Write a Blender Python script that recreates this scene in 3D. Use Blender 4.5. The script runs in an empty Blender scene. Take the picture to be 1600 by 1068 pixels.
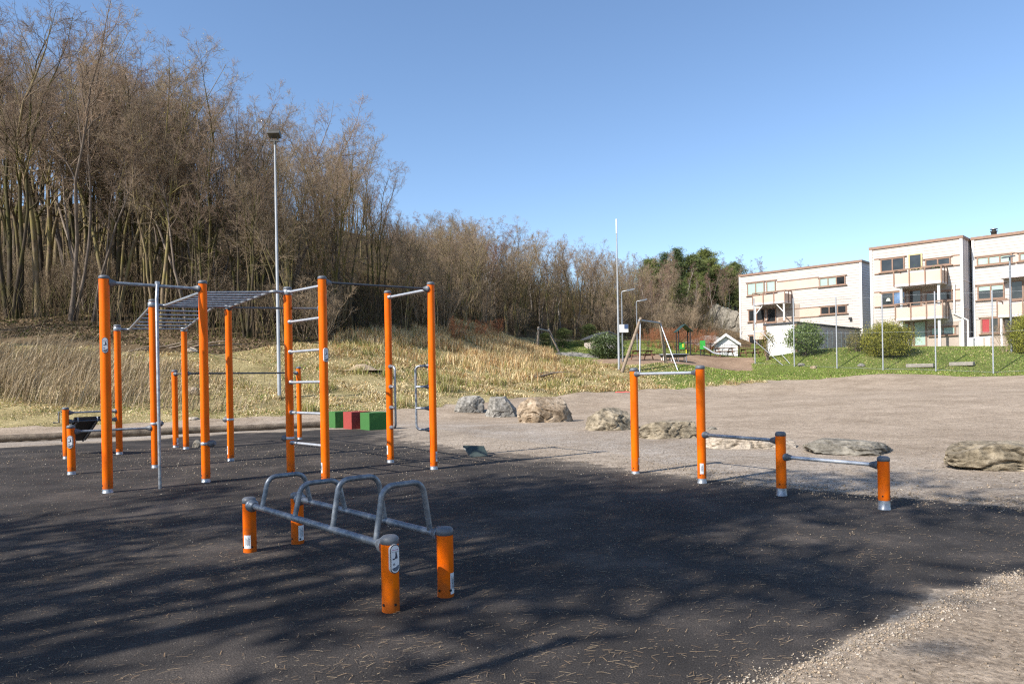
import bpy, bmesh, math, random
import numpy as np
from mathutils import Vector, Matrix, geometry
rng = np.random.default_rng(7); random.seed(7)
SC = bpy.context.scene; COL = SC.collection
R = math.radians
# ------------------------------------------------------------------ camera model (photo pixels <-> places)
F, EYE, HV, ROLL = 1100.0, 1.35, 57.0, 0.018
CR, SR = math.cos(ROLL), math.sin(ROLL)
def uv(px, py):
    dx, dy = px-800, py-534
    return dx*CR-dy*SR, dx*SR+dy*CR
def at(px, py, Y):                       # the point seen at a pixel, Y metres away
    u, v = uv(px, py)
    return Vector((u*Y/F, Y, EYE-(v-HV)*Y/F))
def flat(px, py, z=0.0):                 # the point seen at a pixel on the level ground
    u, v = uv(px, py); Y = (EYE-z)*F/(v-HV)
    return Vector((u*Y/F, Y, z))
# ------------------------------------------------------------------ mesh helpers
def fast_mesh(name, V, Fc):
    me = bpy.data.meshes.new(name); V = np.asarray(V, np.float32); Fc = np.asarray(Fc, np.int32)
    m, k = Fc.shape
    me.vertices.add(len(V)); me.vertices.foreach_set('co', V.ravel())
    me.loops.add(m*k); me.loops.foreach_set('vertex_index', Fc.ravel())
    me.polygons.add(m); me.polygons.foreach_set('loop_start', np.arange(0, m*k, k, dtype=np.int32))
    me.polygons.foreach_set('loop_total', np.full(m, k, np.int32))
    me.update(calc_edges=True); return me
def vcol(me, C, name='col'):
    a = me.color_attributes.new(name, 'FLOAT_COLOR', 'POINT')
    C = np.asarray(C, np.float32)
    if C.shape[1] == 3: C = np.concatenate([C, np.ones((len(C), 1), np.float32)], 1)
    a.data.foreach_set('color', C.ravel())
def link(name, me, m, parent=None, loc=None, smooth=False):
    o = bpy.data.objects.new(name, me); COL.objects.link(o)
    if m is not None: me.materials.append(m)
    if parent is not None: o.parent = parent
    if loc is not None: o.location = loc
    if smooth: me.polygons.foreach_set('use_smooth', np.ones(len(me.polygons), bool))
    return o
def tag(o, label=None, cat=None, group=None, kind=None):
    if label: o['label'] = label
    if cat: o['category'] = cat
    if group: o['group'] = group
    if kind: o['kind'] = kind
    return o
def empty(name, loc, label, cat, group=None, rz=0):
    o = bpy.data.objects.new(name, None); COL.objects.link(o); o.location = loc; o.rotation_euler = (0, 0, rz)
    o.empty_display_size = .2
    return tag(o, label, cat, group)
def copy_tree(o, parent=None):
    c = o.copy(); COL.objects.link(c)
    if parent is not None: c.parent = parent
    for ch in o.children: copy_tree(ch, c)
    return c
def tubes(P, Rr, n):                     # batch of polylines (B,K,3), radii (B,K) -> verts, quads
    P = np.asarray(P, float); Rr = np.asarray(Rr, float); B, K, _ = P.shape
    T = np.gradient(P, axis=1); T /= np.linalg.norm(T, axis=2, keepdims=True)+1e-9
    m = T.mean(axis=1); ref = np.where(np.abs(m[:, 2:3]) > .8*np.linalg.norm(m, axis=1, keepdims=True), [[1., 0, 0]], [[0, 0, 1.]])
    A = np.cross(T, ref[:, None, :]); A /= np.linalg.norm(A, axis=2, keepdims=True)+1e-9
    Bn = np.cross(T, A)
    a = np.arange(n)*2*np.pi/n
    V = P[:, :, None, :] + Rr[:, :, None, None]*(A[:, :, None, :]*np.cos(a)[None, None, :, None]+Bn[:, :, None, :]*np.sin(a)[None, None, :, None])
    idx = np.arange(B*K*n).reshape(B, K, n)
    q = np.stack([idx[:, :-1, :], np.roll(idx, -1, 2)[:, :-1, :], np.roll(idx, -1, 2)[:, 1:, :], idx[:, 1:, :]], -1)
    return V.reshape(-1, 3), q.reshape(-1, 4)
class MB:
    def __init__(s, org=(0, 0, 0)): s.V = []; s.F = []; s.o = Vector(org); s.sm = []
    def add(s, V, Fs, sm=False):
        b = len(s.V); s.V += [tuple(Vector(v)-s.o) for v in V]
        for f in Fs: s.F.append(tuple(i+b for i in f)); s.sm.append(sm)
    def box(s, c, size, rz=0, M=None):
        hx, hy, hz = [k/2 for k in size]
        pts = [Vector((x, y, z)) for x in (-hx, hx) for y in (-hy, hy) for z in (-hz, hz)]
        M = M if M is not None else Matrix.Rotation(rz, 3, 'Z')
        s.add([M@p+Vector(c) for p in pts], [(0, 1, 3, 2), (4, 6, 7, 5), (0, 4, 5, 1), (2, 3, 7, 6), (0, 2, 6, 4), (1, 5, 7, 3)]); return s
    def hexa(s, p):                      # 8 corners: bottom ring 0-3, top ring 4-7
        s.add(p, [(3, 2, 1, 0), (4, 5, 6, 7), (0, 1, 5, 4), (1, 2, 6, 5), (2, 3, 7, 6), (3, 0, 4, 7)]); return s
    def tube(s, path, r, n=12, caps=True):
        path = [Vector(p) for p in path]; K = len(path)
        rr = [r]*K if not hasattr(r, '__len__') else list(r)
        V, q = tubes(np.array([[list(p) for p in path]]), np.array([rr]), n)
        s.add(V, [tuple(map(int, f)) for f in q], True)
        if caps:
            s.add(V[:n], [tuple(range(n))]); s.add(V[-n:], [tuple(range(n))[::-1]])
        return s
    def lathe(s, c, prof, n=20):         # prof: (r, z) bottom to top, about a vertical axis at c
        c = Vector(c); V = []; Fs = []
        for r, z in prof:
            for i in range(n): a = 2*math.pi*i/n; V.append(c+Vector((r*math.cos(a), r*math.sin(a), z)))
        for k in range(len(prof)-1):
            for i in range(n): j = (i+1) % n; Fs.append((k*n+i, k*n+j, k*n+n+j, k*n+n+i))
        s.add(V, Fs, True); m = len(prof)-1
        s.add(V[m*n:], [tuple(range(n))]); return s
    def poly(s, pts, thick):             # a flat outline given thickness along vector
        n = len(pts); t = Vector(thick); P = [Vector(p) for p in pts]
        s.add(P+[p+t for p in P], [tuple(range(n))[::-1], tuple(range(n, 2*n))]+[(i, (i+1) % n, n+(i+1) % n, n+i) for i in range(n)]); return s
    def build(s, name, m, parent=None, loc=None):
        me = bpy.data.meshes.new(name); me.from_pydata(s.V, [], s.F)
        bm = bmesh.new(); bm.from_mesh(me); bmesh.ops.recalc_face_normals(bm, faces=bm.faces); bm.to_mesh(me); bm.free()
        me.polygons.foreach_set('use_smooth', np.array(s.sm, bool)); me.update()
        return link(name, me, m, parent, loc)
def arc(p0, p1, p2, rad, n=6):           # rounded corner at p1
    p0, p1, p2 = map(Vector, (p0, p1, p2)); a = (p0-p1).normalized(); b = (p2-p1).normalized()
    ang = a.angle(b); d = rad/math.tan(ang/2); s = p1+a*d; e = p1+b*d
    c = p1+(a+b).normalized()*(rad/math.sin(ang/2)); out = []
    va, vb = s-c, e-c; th = va.angle(vb)
    for i in range(n+1):
        t = i/n; out.append(c+(va*math.sin((1-t)*th)+vb*math.sin(t*th))/math.sin(th))
    return out
# ------------------------------------------------------------------ materials
def nodes(name):
    m = bpy.data.materials.new(name); m.use_nodes = True; nt = m.node_tree
    return m, nt, nt.nodes, nt.links, nt.nodes['Principled BSDF']
def N(nt, t, **k):
    n = nt.nodes.new(t)
    for a, b in k.items():
        if a in n.inputs: n.inputs[a].default_value = b
        else: setattr(n, a, b)
    return n
def ramp(nt, src, stops):
    r = N(nt, 'ShaderNodeValToRGB'); nt.links.new(src, r.inputs[0]); e = r.color_ramp.elements
    while len(e) < len(stops): e.new(.5)
    for k, (p, c) in enumerate(stops): e[k].position = p; e[k].color = (*c, 1) if len(c) == 3 else c
    return r
def mix(nt, a, b, fac, mode='MIX'):
    m = N(nt, 'ShaderNodeMix', data_type='RGBA', blend_type=mode); L = nt.links
    for s, k in ((fac, 0), (a, 6), (b, 7)):
        if hasattr(s, 'node'): L.new(s, m.inputs[k])
        elif k == 0: m.inputs[0].default_value = s
        else: m.inputs[k].default_value = (*s, 1)
    return m.outputs[2]
def pm(name, stops, scale=6, rough=.6, metal=0, bump=0, bscale=40, detail=6, coord='Object', stretch=None, dist=.02, spec=.5):
    m, nt, nn, L, b = nodes(name)
    tc = N(nt, 'ShaderNodeTexCoord'); src = tc.outputs[coord]
    if stretch:
        mp = N(nt, 'ShaderNodeMapping'); mp.inputs['Scale'].default_value = stretch; L.new(src, mp.inputs[0]); src = mp.outputs[0]
    n1 = N(nt, 'ShaderNodeTexNoise', Scale=scale, Detail=detail, Roughness=.6); L.new(src, n1.inputs['Vector'])
    k = len(stops)
    r = ramp(nt, n1.outputs[0], [(.3+.4*i/max(1, k-1), c) for i, c in enumerate(stops)])
    L.new(r.outputs[0], b.inputs['Base Color']); b.inputs['Roughness'].default_value = rough; b.inputs['Metallic'].default_value = metal
    b.inputs['Specular IOR Level'].default_value = spec
    if bump:
        n2 = N(nt, 'ShaderNodeTexNoise', Scale=bscale, Detail=8); L.new(src, n2.inputs['Vector'])
        bp = N(nt, 'ShaderNodeBump', Strength=bump, Distance=dist); L.new(n2.outputs[0], bp.inputs['Height']); L.new(bp.outputs[0], b.inputs['Normal'])
    return m
def attr_mat(name, rough=.8, var=.35, scale=3, spec=.25, trans=0):
    m, nt, nn, L, b = nodes(name)
    a = N(nt, 'ShaderNodeAttribute', attribute_name='col'); tc = N(nt, 'ShaderNodeTexCoord')
    n1 = N(nt, 'ShaderNodeTexNoise', Scale=scale, Detail=4); L.new(tc.outputs['Object'], n1.inputs['Vector'])
    r = ramp(nt, n1.outputs[0], [(.3, (1-var,)*3), (.7, (1+var,)*3)])
    c = mix(nt, a.outputs['Color'], r.outputs[0], 1.0, 'MULTIPLY')
    L.new(c, b.inputs['Base Color']); b.inputs['Roughness'].default_value = rough; b.inputs['Specular IOR Level'].default_value = spec
    if trans:
        t = N(nt, 'ShaderNodeBsdfTranslucent'); L.new(c, t.inputs[0]); ms = N(nt, 'ShaderNodeMixShader'); ms.inputs[0].default_value = trans
        L.new(b.outputs[0], ms.inputs[1]); L.new(t.outputs[0], ms.inputs[2]); L.new(ms.outputs[0], nn['Material Output'].inputs[0])
    return m
M = {}
M['orange'] = pm('orange paint', [(.62, .094, .0008), (.77, .134, .001), (.82, .154, .0015)], 5, .4, 0, .04, 60, stretch=(1, 1, .35), dist=.002, spec=.16)
def scuffed(m):
    nt = m.node_tree; L = nt.links; b = nt.nodes['Principled BSDF']; src = b.inputs['Base Color'].links[0].from_socket
    geo = N(nt, 'ShaderNodeNewGeometry'); sep = N(nt, 'ShaderNodeSeparateXYZ'); L.new(geo.outputs['Position'], sep.inputs[0])
    n = N(nt, 'ShaderNodeTexNoise', Scale=9, Detail=8, Roughness=.75); L.new(geo.outputs['Position'], n.inputs['Vector'])
    mr = N(nt, 'ShaderNodeMapRange'); mr.inputs[1].default_value = 0; mr.inputs[2].default_value = .35; mr.inputs[3].default_value = .32; mr.inputs[4].default_value = -.05; L.new(sep.outputs['Z'], mr.inputs[0])
    ad = N(nt, 'ShaderNodeMath', operation='ADD'); L.new(n.outputs[0], ad.inputs[0]); L.new(mr.outputs[0], ad.inputs[1])
    g = ramp(nt, ad.outputs[0], [(.58, (0, 0, 0)), (.80, (.55, .55, .55))]); c = mix(nt, src, (.16, .06, .018), g.outputs[0])
    mp = N(nt, 'ShaderNodeMapping'); mp.inputs['Scale'].default_value = (14, 14, 1.2); L.new(geo.outputs['Position'], mp.inputs[0])
    n2 = N(nt, 'ShaderNodeTexNoise', Scale=4, Detail=5, Roughness=.7); L.new(mp.outputs[0], n2.inputs['Vector']); g2 = ramp(nt, n2.outputs[0], [(.62, (0, 0, 0)), (.72, (.4, .4, .4))]); c = mix(nt, c, (.55, .22, .07), g2.outputs[0])
    L.new(c, b.inputs['Base Color']); rr = ramp(nt, n.outputs[0], [(.35, (.32,)*3), (.65, (.55,)*3)]); L.new(rr.outputs[0], b.inputs['Roughness'])
scuffed(M['orange'])
M['galv'] = pm('galvanised steel', [(.17, .185, .21), (.27, .29, .315), (.40, .42, .44)], 22, .42, .55, .08, 90, dist=.002)
M['galv_dark'] = pm('dull galvanised steel', [(.10, .115, .135), (.17, .19, .215), (.27, .29, .315)], 22, .45, .5, .08, 90, dist=.002)
M['galv_bright'] = pm('bright galvanised steel', [(.36, .38, .41), (.50, .52, .55)], 14, .40, .45, .05, 80, dist=.002)
M['bar_dark'] = pm('dark steel bar', [(.045, .05, .058), (.09, .095, .105)], 16, .4, .5, .05, 80, dist=.002)
M['cap'] = pm('grey plastic', [(.085, .093, .108), (.125, .135, .15)], 9, .5, 0, .03, 50, dist=.002)
M['cap_light'] = pm('pale grey plastic', [(.36, .36, .37), (.46, .46, .47)], 9, .5)
M['black'] = pm('black rubberised board', [(.010, .010, .012), (.02, .02, .023)], 8, .45)
M['white'] = pm('white sticker', [(.62, .63, .65), (.74, .74, .75)], 14, .5)
M['ink'] = pm('printed ink', [(.03, .032, .05), (.06, .06, .08)], 20, .6)
M['inkblue'] = pm('grey blue print', [(.05, .06, .085), (.16, .19, .24)], 90, .6)
M['magenta'] = pm('magenta print', [(.30, .03, .16), (.38, .05, .2)], 20, .6)
M['bolt'] = pm('dark bolt head', [(.02, .02, .022), (.05, .05, .05)], 20, .4, .6)
M['log'] = pm('weathered round timber', [(.06, .045, .03), (.12, .09, .062), (.19, .15, .105)], 5, .8, 0, .5, 30, stretch=(1, 1, 1))
M['timber'] = pm('weathered timber pole', [(.16, .12, .085), (.30, .235, .17)], 8, .8, 0, .4, 40)
M['brownwood'] = pm('brown stained wood', [(.10, .05, .03), (.19, .095, .06)], 8, .7, 0, .2, 30)
M['greywood'] = pm('grey wood', [(.20, .18, .155), (.33, .30, .26)], 8, .8, 0, .2, 30)
M['whitewood'] = pm('white painted wood', [(.66, .65, .62), (.80, .79, .77)], 2, .6, 0, .05, 30)
M['roof'] = pm('dark roofing', [(.03, .033, .04), (.065, .07, .08)], 6, .8, 0, .3, 30)
M['greenroof'] = pm('dark green plastic roof', [(.012, .035, .032), (.025, .06, .055)], 6, .5)
M['greenpanel'] = pm('bright green panel', [(.03, .30, .04), (.05, .40, .06)], 5, .45)
M['yellow'] = pm('yellow panel', [(.55, .50, .03), (.65, .6, .05)], 5, .5)
M['blackmetal'] = pm('black metal', [(.015, .016, .018), (.035, .036, .04)], 12, .5, .3)
M['red_cube'] = pm('red rubber granulate', [(.20, .025, .02), (.33, .05, .04)], 90, .9, 0, .4, 120, dist=.004)
M['green_cube'] = pm('green rubber granulate', [(.022, .095, .02), (.05, .17, .035)], 90, .9, 0, .4, 120, dist=.004)
M['ribbon'] = pm('red plastic strip', [(.55, .06, .05), (.7, .12, .1)], 10, .6)
M['flap'] = pm('dark green rubber', [(.018, .03, .028), (.045, .06, .055)], 12, .5)
M['lampblack'] = pm('dark floodlight housing', [(.03, .03, .028), (.06, .058, .05)], 8, .5)
# ------------------------------------------------------------------ terrain
CP = []
def cp(px, py, Y): p = at(px, py, Y); CP.append((p.x, p.y, p.z))
for x in (-14, -9, -4, 1, 6, 11):
    for y in (-8, 1, 6, 11, 15): CP.append((x, y, 0.0))
CP += [(-16, 19, .02), (-8, 20, .02), (0, 20, .03), (8, 19, .05), (18, 15, .1), (18, 4, .05), (-25, 8, .1), (-25, -8, .1), (20, -8, .1), (14, 28, .35), (24, 30, .6), (40, 30, .9), (40, 10, .5)]
for q in [(1379, 584, 44), (1226, 593, 46), (1600, 584.4, 40), (1100, 603, 42), (1000, 609, 38), (900, 612, 36), (800, 622, 33), (700, 632, 30), (600, 641, 28),
          (435, 651, 25), (250, 660, 23.8), (0, 668, 23), (-200, 676, 22),
          (435, 622, 28), (100, 500, 38), (250, 515, 38), (-150, 490, 38), (550, 520, 42), (700, 525, 48), (800, 530, 58), (860, 540, 66), (300, 600, 29), (100, 570, 30), (-100, 560, 30),
          (600, 590, 33), (700, 583, 38), (850, 578, 44), (900, 568, 48), (967, 578, 44), (1000, 575, 45), (1060, 570, 46), (860, 558, 60), (950, 548, 62), (1050, 558, 56), (1130, 556, 64),
          (1180, 568.6, 53.9), (1241, 573.5, 50.8), (1307, 576, 48.3), (1379, 576.8, 46.6), (1462, 578.5, 44.5), (1551, 584.4, 42),
          (1244, 552.5, 57), (1362, 546, 68), (1440, 544, 56), (1510, 543, 54), (1600, 548, 46), (1390, 548, 50), (1258, 553, 52), (1160, 556, 72),
          (1100, 530, 73), (1120, 500, 82), (1150, 485, 90), (1000, 520, 78), (900, 500, 80), (1190, 500, 100)]: cp(*q)
CP += [(-32, 55, 11), (-18, 55, 10.2), (-6, 62, 8.5), (-40, 80, 22), (-45, 60, 15), (-15, 85, 18), (5, 95, 12.3), (22, 112, 12.5), (12, 85, 8), (45, 110, 7), (60, 80, 3.5), (70, 60, 2.8), (60, 40, 1.6), (75, 120, 7), (-55, 40, 7), (-55, 20, 2), (-55, 0, 1), (-60, 100, 24), (0, 125, 13), (40, 130, 11), (-50, 130, 25), (55, 55, 2.9)]
CPA = np.array(CP)
def _k(r2): return np.where(r2 > 1e-9, .5*r2*np.log(np.maximum(r2, 1e-9)), 0)
_n = len(CPA); _d = ((CPA[:, None, :2]-CPA[None, :, :2])**2).sum(-1)/400.
_A = np.zeros((_n+3, _n+3)); _A[:_n, :_n] = _k(_d)+np.eye(_n)*.002
_A[:_n, _n] = 1; _A[:_n, _n+1:] = CPA[:, :2]/20; _A[_n:, :_n] = _A[:_n, _n:].T
_w = np.linalg.solve(_A, np.concatenate([CPA[:, 2], [0, 0, 0]]))
def hz(x, y):
    x = np.clip(np.atleast_1d(np.asarray(x, float)), -60, 80); y = np.clip(np.atleast_1d(np.asarray(y, float)), -10, 132)
    out = np.empty(len(x))
    for s in range(0, len(x), 20000):
        X, Y = x[s:s+20000], y[s:s+20000]
        d = ((X[:, None]-CPA[None, :, 0])**2+(Y[:, None]-CPA[None, :, 1])**2)/400.
        out[s:s+20000] = _k(d)@_w[:_n]+_w[_n]+X/20*_w[_n+1]+Y/20*_w[_n+2]
    near = np.clip((y-14)/6, 0, 1)*1.0
    inner = (np.abs(x-0) < 14)
    out = np.where(inner, out*near, out*np.clip((y-10)/8, .0, 1))
    bump = np.clip((y-24)/8, 0, 1)*(.06*np.sin(x*1.9+1.3*np.sin(y*.8))*np.cos(y*1.6+x*.4)+.05*np.sin(x*.83+y*1.13+2)*np.sin(y*.61-x*.37))*np.where(x < 12, 1, .35)
    return out+bump
def h1(x, y): return float(hz([x], [y])[0])
def gt(px, py, y0=3.0):                  # first meeting of a pixel's sight line with the terrain
    u, v = uv(px, py); Y = np.arange(y0, 130, .1)
    z = EYE-(v-HV)*Y/F; g = hz(u*Y/F, Y); k = np.argmax(z <= g) if (z <= g).any() else len(Y)-1
    return Vector((u*Y[k]/F, Y[k], g[k]))
def on(px, Y, py=560):                   # a point Y away in a pixel column, on the terrain
    p = at(px, py, Y); return Vector((p.x, p.y, h1(p.x, p.y)))
# ---- zones
def dense(pts, step, amp, closed=True, seed=0):
    rr = np.random.default_rng(seed); out = []; n = len(pts)
    for i in range(n if closed else n-1):
        a = np.array(pts[i][:2]); b = np.array(pts[(i+1) % n][:2]); L = np.linalg.norm(b-a)
        st = step*(1 if L < 40 else 6); k = max(1, int(L/st)); nn = np.array([-(b-a)[1], (b-a)[0]])/max(L, 1e-6)
        for j in range(k): out.append(a+(b-a)*j/k+nn*rr.normal(0, amp)*(1 if L < 40 else 0))
    return np.array(out)
def gxy(px, py): p = gt(px, py); return (p.x, p.y)
back_edge = [(-150, 703), (0, 698), (250, 683), (500, 669), (600, 667), (690, 671), (745, 682), (860, 694), (960, 708), (1050, 727), (1130, 743), (1220, 757), (1400, 773), (1600, 789), (1750, 801)]
BE = [flat(*p)[:2] for p in back_edge]
front_edge = [(1600, 893), (1520, 930), (1455, 962), (1402, 985), (1330, 1016), (1262, 1043), (1180, 1068), (1080, 1110)]
FE = [flat(*p)[:2] for p in front_edge]
rub = dense(BE+[(9, 6.4), (9, 5.8)]+FE+[(-.5, 1.6), (-4, .9), (-18, 1.2), (-20, 9), (-17, 15)], .22, .035, seed=1)
bank_low = [(-150, 672), (0, 668), (150, 665), (250, 659), (300, 656), (435, 651), (520, 646), (600, 641), (700, 632), (800, 622), (900, 613), (1000, 609), (1070, 605)]
BL = [gxy(*p) for p in bank_low]
bank = dense([(-70, 21), (-30, 22)]+BL+[(16, 44), (13, 49), (7, 55), (4, 70), (-70, 70)], .5, .12, seed=2)
LL = [gxy(*p) for p in [(1040, 607), (1100, 603), (1226, 593.5), (1320, 588)]]
lawn = dense([(7.5, 44), (9, 39.5)]+LL+[tuple(at(1379, 585, 44.4)[:2]), tuple(at(1460, 584.5, 42.8)[:2]), tuple(at(1600, 585, 39.6)[:2]), (40, 37), (90, 37), (90, 90), (40, 90), (22, 80), (8, 72), (-.5, 61), (2.2, 53.5), (5, 50)], .5, .12, seed=3)
SP = [tuple(on(p[0], p[1])[:2]) for p in [(900, 50), (1010, 46.2), (1080, 47.8), (1175, 51), (1180, 58), (1110, 62), (1040, 59), (960, 56)]]
sand = dense(SP, .5, .15, seed=4)
wood = dense([(-90, 33.5), (-45, 33), (-24, 33), (-15, 33.6), (-12.5, 36), (-9.3, 41.5), (-5, 48.5), (-4.2, 55), (-1.5, 62), (3.2, 68.5), (9, 71), (18, 71.5), (24.5, 74), (31, 82), (45, 96), (100, 100), (100, 150), (-90, 150)], .8, .25, seed=5)
def inpoly(P, poly):
    x, y = P[:, 0], P[:, 1]; c = np.zeros(len(P), bool); n = len(poly); j = n-1
    for i in range(n):
        xi, yi = poly[i]; xj, yj = poly[j]
        t = ((yi > y) != (yj > y)) & (x < (xj-xi)*(y-yi)/(yj-yi+1e-12)+xi); c ^= t; j = i
    return c
def build_ground():
    def grid(x0, x1, y0, y1, s):
        X, Y = np.meshgrid(np.arange(x0, x1, s), np.arange(y0, y1, s)); P = np.stack([X.ravel(), Y.ravel()], 1)
        return P+rng.uniform(-.3, .3, P.shape)*s
    pts = [grid(-16, 10, 1, 16, .35)]
    g = grid(-60, 70, -12, 70, 1.1); g = g[~((g[:, 0] > -16.3) & (g[:, 0] < 10.3) & (g[:, 1] > .7) & (g[:, 1] < 16.3))]; pts.append(g)
    pts.append(grid(-90, 100, 70.8, 149, 3.0)); g = grid(-90, -61, -12, 70, 4); pts.append(g); pts.append(grid(71, 100, -12, 70, 4))
    pts.append(grid(-600, 600, -600, 600, 75)+.37)
    g = pts[-1]; pts[-1] = g[~((np.abs(g[:, 0]) < 110) & (g[:, 1] > -30) & (g[:, 1] < 160))]
    dom = np.array([(-620, -620), (620, -620), (620, 620), (-620, 620)], float)
    V = [dom]; faces = [list(range(4))]; n = 4
    for z in (rub, bank, lawn, sand, wood):
        V.append(z); faces.append(list(range(n, n+len(z)))); n += len(z)
    for p in pts: V.append(p)
    allv = np.concatenate(V)
    vo, eo, fo, ov, oe, of = geometry.delaunay_2d_cdt([Vector(p) for p in allv.tolist()], [], faces, 1, 1e-4)
    P = np.array([tuple(v) for v in vo]); T = [tuple(f) for f in fo]
    Z = hz(P[:, 0], P[:, 1]); far = np.clip((np.maximum(np.abs(P[:, 0])-90, np.abs(P[:, 1]-60)-90))/120, 0, 1)
    Z = Z*(1-far)-1.5*far*0
    P3 = np.column_stack([P, Z])
    T = np.array([t for t in T if len(t) == 3]); ctr = P[T].mean(1)
    zone = np.zeros(len(T), int)
    for k, z in ((1, rub), (2, bank), (3, lawn), (4, sand), (5, wood)): zone[inpoly(ctr, z)] = k
    be = np.array(BE); seg = [(be[i], be[i+1]) for i in range(len(be)-1)]
    wid = [.5, .5, .5, .6, 1.0, 2.2, 3.4, 3.2, 2.6, 1.6, .7, .35, .25, .25, .25]
    def dirt(Q):
        best = np.full(len(Q), 9.0)
        for i, (a, b) in enumerate(seg):
            ab = b-a; t = np.clip(((Q-a)@ab)/(ab@ab), 0, 1); d = np.linalg.norm(Q-(a+t[:, None]*ab), axis=1); w = wid[i]+(wid[i+1]-wid[i])*t
            best = np.minimum(best, d/w)
        fe = np.array(FE)
        for i in range(len(fe)-1):
            a, b = fe[i], fe[i+1]; ab = b-a; t = np.clip(((Q-a)@ab)/(ab@ab), 0, 1); d = np.linalg.norm(Q-(a+t[:, None]*ab), axis=1); best = np.minimum(best, d/.05)
        return np.clip(1-best, 0, 1)
    def dist_be(Q):
        best = np.full(len(Q), 99.0)
        for a, b in seg: ab = b-a; t = np.clip(((Q-a)@ab)/(ab@ab), 0, 1); best = np.minimum(best, np.linalg.norm(Q-(a+t[:, None]*ab), axis=1))
        return best
    names = ['ground', 'rubber_surface', 'grass_bank', 'lawn', 'playground_gravel', 'woodland_floor']
    for k, nm in enumerate(names):
        tt = T[zone == k]; u, inv = np.unique(tt, return_inverse=True)
        me = fast_mesh(nm, P3[u], inv.reshape(-1, 3))
        if k == 0: g = np.clip(1.25-dist_be(P[u])/4.2, 0, 1)*np.clip((P[u][:, 1]-6.9+np.clip(P[u][:, 0]-5, -9, 0)*.45)/.8, 0, 1); vcol(me, np.stack([g, g, g], 1), 'dirt')
        if k == 1: d = dirt(P[u]); vcol(me, np.stack([d, d, d], 1), 'dirt')
        o = link(nm, me, GM[nm], smooth=True); tag(o, kind='structure')
def gravel_nodes(nt, pos, tint=(1, 1, 1), s=1.0):
    L = nt.links
    n1 = N(nt, 'ShaderNodeTexNoise', Scale=.45, Detail=8, Roughness=.65); n2 = N(nt, 'ShaderNodeTexNoise', Scale=18*s, Detail=6, Roughness=.75); n3 = N(nt, 'ShaderNodeTexVoronoi', Scale=48*s)
    for n in (n1, n2, n3): L.new(pos, n.inputs['Vector'])
    a = ramp(nt, n1.outputs[0], [(.3, (.25*tint[0], .197*tint[1], .146*tint[2])), (.7, (.40*tint[0], .328*tint[1], .255*tint[2]))])
    b = ramp(nt, n2.outputs[0], [(.25, (.40, .38, .36)), (.5, (.98, .97, .96)), (.75, (1.55, 1.54, 1.52))])
    c = mix(nt, a.outputs[0], b.outputs[0], 1, 'MULTIPLY')
    n4 = N(nt, 'ShaderNodeTexNoise', Scale=3.6, Detail=8, Roughness=.8); L.new(pos, n4.inputs['Vector']); q4 = ramp(nt, n4.outputs[0], [(.3, (.74, .72, .70)), (.5, (1, 1, 1)), (.7, (1.18, 1.18, 1.17))]); c = mix(nt, c, q4.outputs[0], 1, 'MULTIPLY')
    v = ramp(nt, n3.outputs['Color'], [(.1, (.62, .6, .58)), (.5, (1, 1, 1)), (.92, (1.25, 1.24, 1.22))])
    c = mix(nt, c, v.outputs[0], .75, 'MULTIPLY')
    return c, n2, n3
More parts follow.
